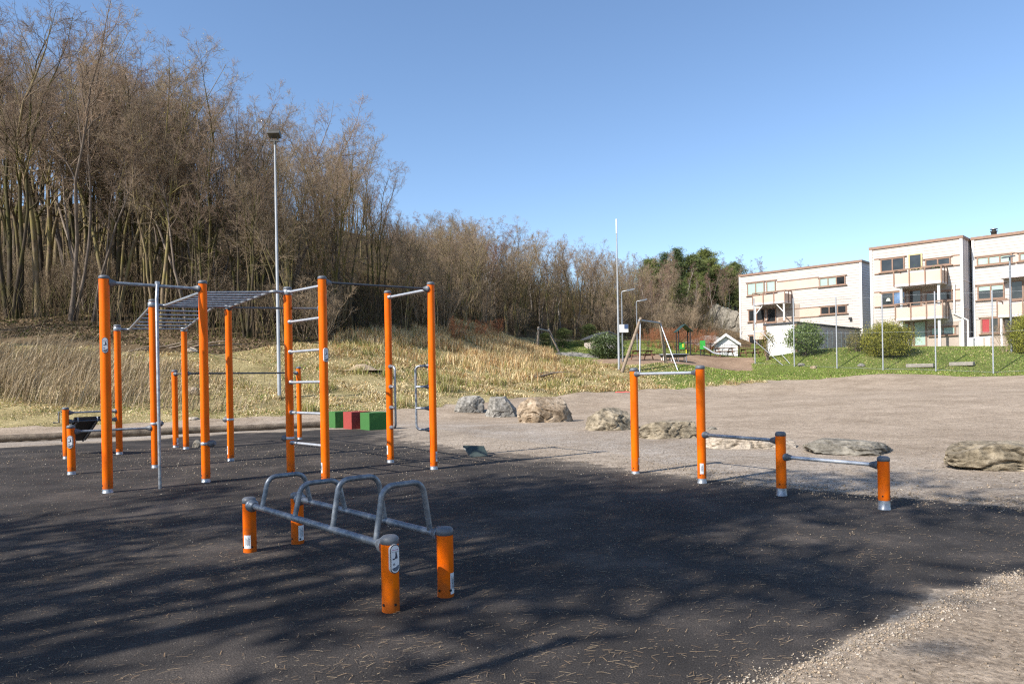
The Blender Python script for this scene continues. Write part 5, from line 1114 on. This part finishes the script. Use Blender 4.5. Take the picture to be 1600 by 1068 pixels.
# evergreens
LF = {'pine': attr_mat('pine needles', .7, .3, .6, .3), 'leaf': attr_mat('glossy leaves', .5, .25, 2, .4, .15), 'box': attr_mat('golden green sprays', .7, .25, 2, .25, .15)}
def evergreen(seed, H, rad, ncl, base, c0, c1, rnd=True, tuft=34, nl=.20, sdv=1.0, fs=(1.0, .78, .55, .34)):
    rg = np.random.default_rng(seed); K = 9; z = np.linspace(-.3, H*.97, K); tp = np.stack([rg.normal(0, .05, K)*np.linspace(0, 1, K)*H*.2, rg.normal(0, .05, K)*np.linspace(0, 1, K)*H*.2, z], 1)[None]
    rr = (H*.017*(1-.9*np.linspace(0, 1, K)))[None]; V0, Q0 = tubes(tp, rr, 8)
    tt = base+(1-base)*rg.random(ncl)**.9; prof = (np.sin(np.pi*np.clip((tt-base)/(1-base)*.86+.14, 0, 1))**.7 if rnd else (1.05-(tt-base)/(1-base)))
    az = rg.uniform(0, 6.28, ncl); ln = rad*prof*rg.uniform(.45, 1.05, ncl); st = np.stack([np.interp(tt*H*.95, z, tp[0, :, 0]), np.interp(tt*H*.95, z, tp[0, :, 1]), tt*H*.95], 1)
    d = np.stack([np.cos(az), np.sin(az), rg.normal(.12, .12, ncl)], 1); br = np.stack([st+d*ln[:, None]*f+np.array([0, 0, 1])*ln[:, None]*.12*f*f for f in np.linspace(0, 1, 4)], 1)
    V1, Q1 = tubes(br, np.linspace(.035, .01, 4)[None].repeat(ncl, 0)*H/10, 4)
    V = np.concatenate([V0, V1]); Q = np.concatenate([Q0, Q1+len(V0)])
    cs = []; 
    for f in fs: cs.append(br[:, 0]*(1-f)+br[:, 3]*f+np.array([0, 0, .06])*H/10)
    c = np.concatenate(cs); tone = np.tile(rg.uniform(0, 1, ncl), len(fs))*.6+rg.uniform(0, .4, len(c))
    cc = np.repeat(c, tuft, 0)+rg.normal(0, 1, (len(c)*tuft, 3))*np.array([.42, .42, .22])*H/10*sdv
    LV, LQ = quads(cc, rg, nl*H/10, .035*H/10, .35); tone = np.repeat(np.repeat(tone, tuft), 4)[:, None]
    me = fast_mesh('crown', LV, LQ); vcol(me, np.array(c0)*(1-tone)+np.array(c1)*tone); me.materials.append(LF['pine'])
    mt = fast_mesh('trunk', V, Q); mt.materials.append(BK['grey']); return mt, me, None, H, ''
protos.append(evergreen(41, 10, 3.4, 95, .14, (.045, .065, .02), (.14, .165, .048), tuft=26, nl=.26))        # 12
protos.append(evergreen(42, 10, 2.6, 110, .06, (.036, .058, .022), (.105, .14, .045), False, tuft=26, nl=.24))   # 13
protos.append(evergreen(43, 10, 4.2, 110, .12, (.06, .082, .02), (.19, .21, .055), tuft=26, nl=.26))             # 14
for px, Y, i, top, lb in ((1060, 88, 13, 384, 'tall narrow dark spruce on the right slope'), (1082, 88, 12, 396, 'broad dark pine in front of the narrow spruce'), (1102, 92, 14, 388, 'green pine at the top of the right slope'),
                          (1112, 90, 14, 402, 'large bright green pine above the play tower'), (1140, 91, 14, 415, 'wide green pine just left of the house block'), (1150, 94, 12, 408, 'dark pine touching the house block'), (1088, 86, 14, 425, 'mid green bushy pine above the rock face'), (1128, 89, 13, 420, 'dark spruce between the two green pines'),
                          (1040, 92, 13, 392, 'dark spruce behind the red twigged trees'), (345, 66, 13, 330, 'dark evergreen deep behind the bare trunks left of the floodlight pole'), (1155, 89, 12, 450, 'low dark pine beside the house wall'), (1062, 80, 12, 440, 'low dark evergreen on the slope above the play tower')):
    x = at(px, 500, Y).x; g = h1(x, Y); plant(i, x, Y, max(3, at(px, top, Y).z-g), lb, None, name='evergreen_tree', cat='evergreen')
# mossy green understorey bushes
for px, Y, h, lb in ((880, 66, 1.9, 'dark mossy bush in the hollow behind the small swing'), (920, 68, 2.0, 'dark bush at the foot of the middle wood'), (852, 64, 1.5, 'green mossy bush behind the small swing')):
    x = on(px, Y).x; t = plant(12, x, Y, h, lb, None, name='evergreen_bush', cat='bush'); t.scale = (h/10*1.6, h/10*1.6, h/10)
# tall pines behind the viewpoint: they shade the rubber
protos.append(evergreen(45, 10, 1.7, 10, .62, (.030, .048, .018), (.085, .115, .035), True, 60, .22, .72, (1.0, .62)))
plant(len(protos)-1, -7.7, -.5, 13.2, 'tall high crowned pine standing behind the viewpoint', 'pines behind the viewpoint', name='pine_tree')
protos.append(evergreen(44, 10, 2.5, 12, .48, (.030, .048, .018), (.085, .115, .035), True, 60, .22, .72, (1.0, .62)))
K_p = [(-13.4, .3, 11.8), (-10.2, -.9, 12.4), (-8.1, .0, 11.6)]
for x, y, h in K_p: plant(len(protos)-1, x, y, h, 'pine tree standing behind and left of the viewpoint', 'pines behind the viewpoint', name='pine_tree')
c = 0
for _t in range(900):
    if c >= 22: break
    px = rng.uniform(1005, 1165); Y = rng.uniform(88, 110); x = (px-800)/F*Y
    if not inpoly(np.array([[x, Y]]), wood)[0] or not ok(x, Y, .8): continue
    g = h1(x, Y); h = (at(px, skyline(px)+rng.uniform(5, 40), Y).z-g)*rng.uniform(.7, 1); c += 1
    plant(int(rng.choice([12, 13, 14])), x, Y, max(3, min(h, 9)), 'green pine or spruce in the mixed wood on the right slope', 'evergreens on the right slope', name='evergreen_tree', cat='evergreen')
# leafy garden shrubs
def leafy(name, px, Y, w, h, seed, n, m, c0, c1, lsz, label, stem=False, shape=1.0, base=.0):
    rg = np.random.default_rng(seed); c = on(px, Y); t = empty(name, c, label, 'bush')
    nc = max(18, n//60); d = nrm_(rg.normal(0, 1, (nc, 3))); rad = rg.uniform(.62, 1.0, nc)[:, None]; cc = d*rad*np.array([w/2, w/2, h/2*shape])+np.array([0, 0, h*.52+base]); cc[:, 2] = np.maximum(cc[:, 2], .12+base)
    k = n//nc; p = np.repeat(cc, k, 0)+rg.normal(0, 1, (nc*k, 3))*np.array([.11*w, .11*w, .09*h]); p[:, 2] = np.maximum(p[:, 2], .05)
    V, Q = quads(p, rg, lsz, lsz*.42, .2); tone = np.repeat(np.clip(np.repeat(rg.uniform(0, 1, nc), k)*.5+rg.uniform(0, .5, nc*k), 0, 1), 4)[:, None]
    me = fast_mesh('foliage', V, Q); vcol(me, np.array(c0)*(1-tone)+np.array(c1)*tone); link('foliage', me, LF[m], t)
    s = MB()
    for i in range(9): e = cc[rg.integers(nc)]*.8; a = rg.uniform(0, 6.28); s.tube([(.1*math.cos(a), .1*math.sin(a), -.1), (e[0]*.45, e[1]*.45, e[2]*.5), tuple(e)], [.045, .03, .012], 6)
    s.build('stems', BK['grey'], t)
leafy('rhododendron', 1257, 52, 2.5, 2.0, 1, 5200, 'leaf', (.06, .10, .025), (.21, .28, .08), .085, 'round leafy green shrub in front of the grey storage shed', base=.25)
leafy('rhododendron', 948, 56, 2.5, 1.9, 2, 5200, 'leaf', (.035, .055, .02), (.13, .17, .06), .09, 'leafy dark green shrub in front of the low hut')
leafy('rhododendron', 928, 57, .9, .7, 12, 700, 'leaf', (.05, .06, .025), (.13, .15, .06), .07, 'small leafy shrub left of the hut')
leafy('yew_bush', 1387, 49, 2.75, 2.05, 3, 26000, 'box', (.09, .11, .018), (.36, .33, .05), .055, 'big rounded golden green bush in front of the middle house block', shape=1.15)
leafy('yew_bush', 1601, 45.5, 1.6, 2.1, 4, 15000, 'box', (.09, .12, .018), (.38, .36, .05), .05, 'golden green bush cut by the right edge of the picture', shape=1.15)
leafy('garden_shrub', 1341, 51, 1.6, 1.5, 5, 1500, 'box', (.07, .08, .025), (.24, .20, .08), .06, 'sparse yellowish shrub left of the big golden green bush')
leafy('garden_shrub', 1199, 54.5, 1.0, 2.2, 6, 1300, 'box', (.09, .09, .025), (.28, .24, .06), .06, 'thin tall yellow green shrub at the corner of the storage shed')
# rock face on the slope
p = on(1136, 80); rock((p.x, p.y+1, p.z+.2), (6.5, 5, 4.2), 5, RK['dark'], 'bare grey rock face on the slope left of the houses', cuts=16, name='rock_outcrop', cat='rock', layers=.12, tilt=.42, rz=-.3)
p = on(897, 57); rock((p.x, p.y, p.z+.1), (4.2, 2, .8), 8, RK['grey'], 'low bare rock showing through the grass right of the small swing', cuts=10, name='rock_outcrop', cat='rock')
p = on(1105, 70); rock((p.x, p.y+1, p.z+.3), (5, 3, 2), 9, RK['grey'], 'lower rock ledge behind the rust red shrubs', cuts=12, name='rock_outcrop', cat='rock')
# fallen branches on the bank
for px, py, L, a, lb in ((205, 553, 2.6, .3, 'grey fallen branch on the shaded bank behind the rig'), (262, 548, 3.4, .1, 'long fallen branch on the bank, right of the shorter one'), (830, 592, 2.2, .15, 'dark fallen branch in the dry grass behind the boulders')):
    p = gt(px, py, 18); k = MB(p); 
    for j in range(5):
        a2 = a+random.gauss(0, .5); l2 = L*random.uniform(.35, 1); q = p+Vector((random.gauss(0, .4), random.gauss(0, .2), .12)); k.tube([q, q+Vector((math.cos(a2)*l2*.5, math.sin(a2)*l2*.4, .1+random.random()*.2)), q+Vector((math.cos(a2)*l2, math.sin(a2)*l2*.9, .25))], [.05, .035, .01], 6)
    tag(k.build('fallen_branch', BK['grey'], None, p), lb, 'branch')
# ------------------------------------------------------------------ grass, reeds, undergrowth, needles, pebbles
def blades(name, P, hgt, wid, lean, C, rg, mname, label=None, nseg=2, bend=1.0, dirv=None):
    n = len(P); az = rg.uniform(0, 6.28, n); ld = np.stack([np.cos(az), np.sin(az), np.zeros(n)], 1)
    if dirv is not None: ld = nrm_(ld*.55+np.array(dirv))
    sd = np.stack([-np.sin(az+rg.normal(0, .6, n)), np.cos(az), np.zeros(n)], 1); sd = nrm_(sd)*wid[:, None]; le = (lean*hgt)[:, None]
    up = np.array([0, 0, 1.]); m1 = P+up*(hgt*.55)[:, None]+ld*le*.35; tp = P+up*(hgt*np.clip(1-.35*lean*bend, .3, 1))[:, None]+ld*le
    V = np.stack([P-sd, P+sd, m1+sd*.75, m1-sd*.75, tp], 1).reshape(-1, 3); b = np.arange(n)*5
    T = np.concatenate([np.stack([b, b+1, b+2], 1), np.stack([b, b+2, b+3], 1), np.stack([b+3, b+2, b+4], 1)])
    me = fast_mesh(name, V, T); vcol(me, np.repeat(C, 5, 0)); o = link(name, me, M[mname]); tag(o, label, kind='stuff'); return o
M['grass'] = attr_mat('grass blades', .85, .2, 1.2, .15, .2)
def scatter(n, box, poly, excl=(), rg=rng):
    x = rg.uniform(box[0], box[1], n); y = rg.uniform(box[2], box[3], n); P = np.stack([x, y], 1); k = inpoly(P, poly)
    for e in excl: k &= ~inpoly(P, e)
    return P[k]
def vnoise(P, s, o=0.0):
    x, y = P[:, 0]*s+o, P[:, 1]*s+o*1.7; return .5+.25*np.sin(x*1.3+1.7*np.sin(y*.9+o))+.25*np.sin(y*1.7+1.3*np.sin(x*1.1)+2.1*o)
PAL = np.array([(.76, .61, .35), (.58, .43, .225), (.34, .31, .11), (.82, .69, .44), (.44, .25, .11), (.20, .25, .06)])
def pick(P, w, rg):
    w = w/w.sum(1, keepdims=True); r = rg.random(len(P))[:, None]; k = (np.cumsum(w, 1) < r).sum(1).clip(0, len(PAL)-1); return PAL[k]*rg.uniform(.65, 1.25, (len(P), 1))
# dry grass of the bank: matted, in tussocks
P = scatter(520000, (-27, 16, 22, 62), bank, (wood, lawn)); keep = rng.random(len(P)) < np.clip(26/P[:, 1], .3, 1)**1.5; P = P[keep]
n1, n2 = vnoise(P, .55, 1.0), vnoise(P, 1.9, 4.0); pxx = 800+F*P[:, 0]/P[:, 1]; deep = np.clip((P[:, 1]-31)/6, 0, 1); low = np.clip((27.5-P[:, 1])/3, 0, 1)
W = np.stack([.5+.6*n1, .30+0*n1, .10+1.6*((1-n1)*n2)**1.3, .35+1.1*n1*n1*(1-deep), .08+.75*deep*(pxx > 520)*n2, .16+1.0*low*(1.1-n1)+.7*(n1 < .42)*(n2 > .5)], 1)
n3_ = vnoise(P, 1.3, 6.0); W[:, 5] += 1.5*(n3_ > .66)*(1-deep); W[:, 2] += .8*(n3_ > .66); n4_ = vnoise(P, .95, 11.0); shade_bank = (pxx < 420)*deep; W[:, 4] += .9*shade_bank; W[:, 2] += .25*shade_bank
hg = .8*(.09+.26*np.clip(n2*n1*1.7-.2, 0, 1)+.16*deep*(pxx > 480))*rng.uniform(.5, 1.5, len(P))*(1-.55*low)
hg *= np.where(n3_ > .66, .6, 1)*np.where(n4_ < .3, .6, 1); k = rng.random(len(P)) > np.maximum(.55*shade_bank, .65*(n4_ < .3)); P, W, hg = P[k], W[k], hg[k]
P3 = np.column_stack([P, hz(P[:, 0], P[:, 1])-.01])
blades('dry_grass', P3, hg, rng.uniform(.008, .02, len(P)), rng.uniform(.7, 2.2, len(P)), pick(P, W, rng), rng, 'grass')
# tall russet grass in front of the middle wood
P = scatter(60000, (-10, 3, 36, 53), bank, (wood, lawn)); nn2 = vnoise(P, .9, 7.0); dpt = np.clip((P[:, 1]-38)/8, 0, 1); P = P[(nn2 > .42) & (rng.random(len(P)) < dpt)]
W = np.tile(np.array([.45, .45, .2, .15, .6, .02]), (len(P), 1)); P3 = np.column_stack([P, hz(P[:, 0], P[:, 1])])
blades('russet_grass', P3, rng.uniform(.35, .8, len(P)), rng.uniform(.008, .016, len(P)), rng.uniform(.15, .6, len(P)), pick(P, W, rng), rng, 'grass')
# rushes: darker green tussocks
cen = scatter(400, (-9, 12, 26, 48), bank, (wood, lawn))[:60]; P = np.repeat(cen, 160, 0)+rng.normal(0, .22, (len(cen)*160, 2)); P3 = np.column_stack([P, hz(P[:, 0], P[:, 1])])
blades('rush_tussocks', P3, rng.uniform(.25, .6, len(P)), rng.uniform(.006, .012, len(P)), rng.uniform(.2, .7, len(P)), pick(P, np.tile(np.array([.3, .2, .9, .1, .1, .5]), (len(P), 1)), rng), rng, 'grass')
# reeds on the left
P = scatter(60000, (-26, -9, 25.5, 31), bank); pxx = 800+F*P[:, 0]/P[:, 1]; dens = np.clip((430-pxx)/260, .0, 1)*(.35+.65*vnoise(P, 1.1, 3.0)); P = P[rng.random(len(P)) < dens*.15]
P3 = np.column_stack([P, hz(P[:, 0], P[:, 1])]); hh = rng.uniform(.7, 1.75, len(P))*np.clip((470-(800+F*P[:, 0]/P[:, 1]))/330, .45, 1)
Cc_ = np.array([(.40, .31, .20), (.33, .25, .15), (.46, .38, .26)])[rng.integers(0, 3, len(P))]*rng.uniform(.7, 1.2, (len(P), 1))
blades('dry_reeds', P3, hh, rng.uniform(.009, .017, len(P)), rng.uniform(.2, .9, len(P)), Cc_, rng, 'grass', dirv=(.75, .1, 0))
# lawn
P = scatter(420000, (-2, 44, 36, 70), lawn, (sand,)); P = P[rng.random(len(P)) < np.clip(46/P[:, 1], .2, 1)**1.5]; n1, n2 = vnoise(P, .5, 2.0), vnoise(P, 1.7, 9.0); pxx = 800+F*P[:, 0]/P[:, 1]
dry = np.clip((1130-pxx)/120, 0, 1)*np.clip((50-P[:, 1])/4, .25, 1); W = np.stack([.12+.7*dry*n1, .10+.35*dry, .35+.1*n1, .05+.35*dry*n1, .04+.0*n1, .95*(1-.75*dry)], 1)
C = pick(P, W, rng); C[(W[:, 5] > .5) & (rng.random(len(P)) < .45)] = np.array([.24, .34, .065])
P3 = np.column_stack([P, hz(P[:, 0], P[:, 1])-.005]); blades('lawn_grass', P3, rng.uniform(.035, .085, len(P)), rng.uniform(.010, .022, len(P)), rng.uniform(.3, 1.2, len(P)), C, rng, 'grass')
# undergrowth of thin shoots in the wood
P = scatter(52000, (-42, 22, 37, 84), wood); P = P[rng.random(len(P)) < np.clip(44/P[:, 1], .1, 1)**1.3*.8]; P2_ = scatter(30000, (-16, 24, 76, 112), wood); P2_ = P2_[rng.random(len(P2_)) < .55]; P = np.concatenate([P, P2_]); n = len(P); g = hz(P[:, 0], P[:, 1])
hh = rng.uniform(.5, 3.0, n)*np.where(P[:, 1] < 46, 1, .8)*np.where(P[:, 1] > 76, 1.5, 1); az = rng.uniform(0, 6.28, n); dd = np.stack([np.cos(az)*.16, np.sin(az)*.16, np.ones(n)], 1); b0 = np.column_stack([P, g-.05])
path = np.stack([b0, b0+dd*(hh*.5)[:, None], b0+dd*hh[:, None]+np.stack([np.cos(az), np.sin(az), 0*az], 1)*(hh*.2)[:, None]], 1)
V, Q = tubes(path, np.array([.013, .010, .005])[None].repeat(n, 0)*rng.uniform(.6, 1.3, (n, 1)), 3); me = fast_mesh('undergrowth', V, Q)
vcol(me, np.repeat(np.array([(.13, .095, .06), (.19, .14, .09), (.09, .068, .04), (.15, .135, .05)])[rng.integers(0, 4, n)]*rng.uniform(.6, 1.2, (n, 1)), 9, 0)); tag(link('undergrowth', me, M['grass']), kind='stuff')
# leaf litter and moss on the woodland floor
P = scatter(150000, (-36, 20, 34, 60), wood); P3 = np.column_stack([P, hz(P[:, 0], P[:, 1])+rng.uniform(0, .06, len(P))]); V, Q = quads(P3, rng, .06, .045, 0); me = fast_mesh('leaf_litter', V, Q)
vcol(me, np.repeat(np.array([(.22, .15, .09), (.13, .09, .05), (.30, .22, .14), (.09, .10, .025)])[rng.integers(0, 4, len(P))]*rng.uniform(.6, 1.2, (len(P), 1)), 4, 0)); tag(link('leaf_litter', me, M['grass']), kind='stuff')
# pine needles and bits of straw on the rubber
def in_rub(n, box): return scatter(n, box, rub)
cen = in_rub(3400, (-13, 8, 2, 14)); cl = np.repeat(cen, rng.integers(2, 22, len(cen)), 0); P = np.concatenate([cl+rng.normal(0, .16, cl.shape)*np.array([1.5, .8]), in_rub(16000, (-13, 8, 2, 15))]); P = P[inpoly(P, rub)]
P = P[rng.random(len(P)) < np.clip((9.5-P[:, 1])/4, .18, 1)*np.clip(1.15-P[:, 0]*.13, .25, 1)]
n = len(P); a = rng.normal(.25, .75, n); L = rng.uniform(.008, .030, n); w = rng.uniform(.0007, .0015, n); d = np.stack([np.cos(a), np.sin(a)], 1); s = np.stack([-np.sin(a), np.cos(a)], 1)*w[:, None]; bz = .004+rng.uniform(0, .006, n); bow = np.stack([-np.sin(a), np.cos(a)], 1)*(rng.normal(0, .03, n)*L)[:, None]
def p3(xy, z): return np.column_stack([xy, z])
V = np.stack([p3(P-d*L[:, None]-s, bz), p3(P-d*L[:, None]+s, bz), p3(P+bow+s, bz+.0006), p3(P+bow-s, bz+.0006), p3(P+d*L[:, None]+s, bz), p3(P+d*L[:, None]-s, bz)], 1).reshape(-1, 3); b = np.arange(n)*6
Q = np.concatenate([np.stack([b, b+1, b+2, b+3], 1), np.stack([b+3, b+2, b+4, b+5], 1)]); me = fast_mesh('pine_needles', V, Q)
vcol(me, np.repeat(np.array([(.42, .29, .17), (.33, .22, .13), (.52, .39, .24), (.25, .18, .12)])[rng.integers(0, 4, n)]*rng.uniform(.7, 1.2, (n, 1)), 6, 0)); tag(link('pine_needles', me, M['grass']), kind='stuff')
# pebbles
def pebbles(name, P, sz, C):
    n = len(P); o = np.array([(1, 0, 0), (0, 1, 0), (-1, 0, 0), (0, -1, 0), (0, 0, .75), (0, 0, -.5)], float); f = np.array([(0, 1, 4), (1, 2, 4), (2, 3, 4), (3, 0, 4), (1, 0, 5), (2, 1, 5), (3, 2, 5), (0, 3, 5)])
    a = rng.uniform(0, 6.28, n); V = o[None]*sz[:, None, None]*rng.uniform(.6, 1.3, (n, 6, 1)); c, s = np.cos(a)[:, None], np.sin(a)[:, None]; V = np.stack([V[..., 0]*c-V[..., 1]*s, V[..., 0]*s+V[..., 1]*c, V[..., 2]], -1)
    z = hz(P[:, 0], P[:, 1]) if P[:, 1].max() > 14 else np.zeros(n); V = V+np.column_stack([P, z+sz*.3])[:, None]; F_ = (f[None]+(np.arange(n)*6)[:, None, None]).reshape(-1, 3)
    me = fast_mesh(name, V.reshape(-1, 3), F_); vcol(me, np.repeat(C, 6, 0)); tag(link(name, me, M['grass']), kind='stuff')
PC = np.array([(.34, .28, .22), (.28, .23, .17), (.40, .35, .29), (.20, .17, .14), (.36, .28, .20)])
def pc(n): return PC[rng.integers(0, 5, n)]*rng.uniform(.7, 1.15, (n, 1))
A1 = in_rub(34000, (-13, 8, 2, 15)); fe = np.array(FE); e_ = []
for i in range(len(fe)-1):
    L = np.linalg.norm(fe[i+1]-fe[i]); k = int(L*1500); t = rng.random(k)[:, None]; e_.append(fe[i]*(1-t)+fe[i+1]*t+rng.normal(0, .055, (k, 2)))
pebbles('loose_chips', A1, rng.gamma(2.0, .0013, len(A1)).clip(.0013, .009)*np.clip(A1[:, 1]/6, .75, 2.2), pc(len(A1))); A3 = np.concatenate(e_); pebbles('edge_gravel', A3, rng.gamma(2.0, .0019, len(A3)).clip(.0018, .010), pc(len(A3))*1.25)
be = np.array(BE); e_ = []
for i in range(5, len(be)-1):
    L = np.linalg.norm(be[i+1]-be[i]); k = int(L*900); t = rng.random(k)[:, None]; wd = .9 if 5 <= i <= 8 else .3; e_.append(be[i]*(1-t)+be[i+1]*t+rng.normal(0, wd, (k, 2)))
A2 = np.concatenate(e_); bx = np.stack([rng.uniform(1, 6, 26000), rng.uniform(2.6, 7.4, 26000)], 1); bx = bx[~inpoly(bx, rub)]; fr = np.stack([rng.uniform(-4, 13, 30000), rng.uniform(8, 19, 30000)], 1); fr = fr[~inpoly(fr, rub)]
A2 = np.concatenate([A2, bx, fr]); pebbles('gravel_stones', A2, rng.gamma(2.0, .0027, len(A2)).clip(.0025, .022)*np.clip(9/A2[:, 1], .5, 1.0)*np.clip(A2[:, 1]/7, .6, 1), pc(len(A2)))
# ------------------------------------------------------------------ light, sky, camera
AZ, EL = R(36.5), R(38.5)                                       # direction the shadows run (from +x towards +y), sun height
sd_ = Vector((-math.cos(AZ)*math.cos(EL), -math.sin(AZ)*math.cos(EL), math.sin(EL)))
sun = bpy.data.lights.new('sun', 'SUN'); sun.energy = 5.0; sun.angle = R(.53); sun.color = (1, .94, .85)
so = bpy.data.objects.new('sun', sun); COL.objects.link(so); so.rotation_euler = sd_.to_track_quat('Z', 'Y').to_euler(); so.location = (-30, -25, 40)
W_ = bpy.data.worlds.new('World'); SC.world = W_; W_.use_nodes = True; nt = W_.node_tree; bg = nt.nodes['Background']
sk = nt.nodes.new('ShaderNodeTexSky'); sk.sky_type = 'NISHITA'; sk.sun_disc = False; sk.sun_elevation = EL; sk.sun_rotation = math.atan2(sd_.x, sd_.y); sk.air_density = 1.0; sk.dust_density = .4; sk.ozone_density = 2.2; sk.altitude = 50
hs = nt.nodes.new('ShaderNodeHueSaturation'); hs.inputs['Saturation'].default_value = 1.04; tint = nt.nodes.new('ShaderNodeMix'); tint.data_type = 'RGBA'; tint.blend_type = 'MULTIPLY'; tint.inputs[0].default_value = 1; tint.inputs[7].default_value = (.99, 1.0, 1.03, 1)
nt.links.new(sk.outputs[0], hs.inputs['Color']); nt.links.new(hs.outputs[0], tint.inputs[6]); nt.links.new(tint.outputs[2], bg.inputs[0]); bg.inputs[1].default_value = .124
cam = bpy.data.cameras.new('camera'); co = bpy.data.objects.new('camera', cam); COL.objects.link(co); SC.camera = co
cam.sensor_width = 36; cam.lens = 36*F/1600; cam.clip_end = 3000; cam.clip_start = .05
cam.shift_y = (HV*CR)/1600; cam.shift_x = -(HV*SR)/1600
co.matrix_world = Matrix(((CR, SR, 0, 0), (0, 0, -1, 0), (-SR, CR, 0, EYE), (0, 0, 0, 1)))
SC.view_settings.view_transform = 'Standard'; SC.view_settings.look = 'None'; SC.view_settings.exposure = .70; SC.view_settings.gamma = 1
SC.cycles.use_denoising = False; SC.cycles.filter_width = 1.25; SC.cycles.max_bounces = 6; SC.cycles.diffuse_bounces = 3; SC.cycles.transparent_max_bounces = 8
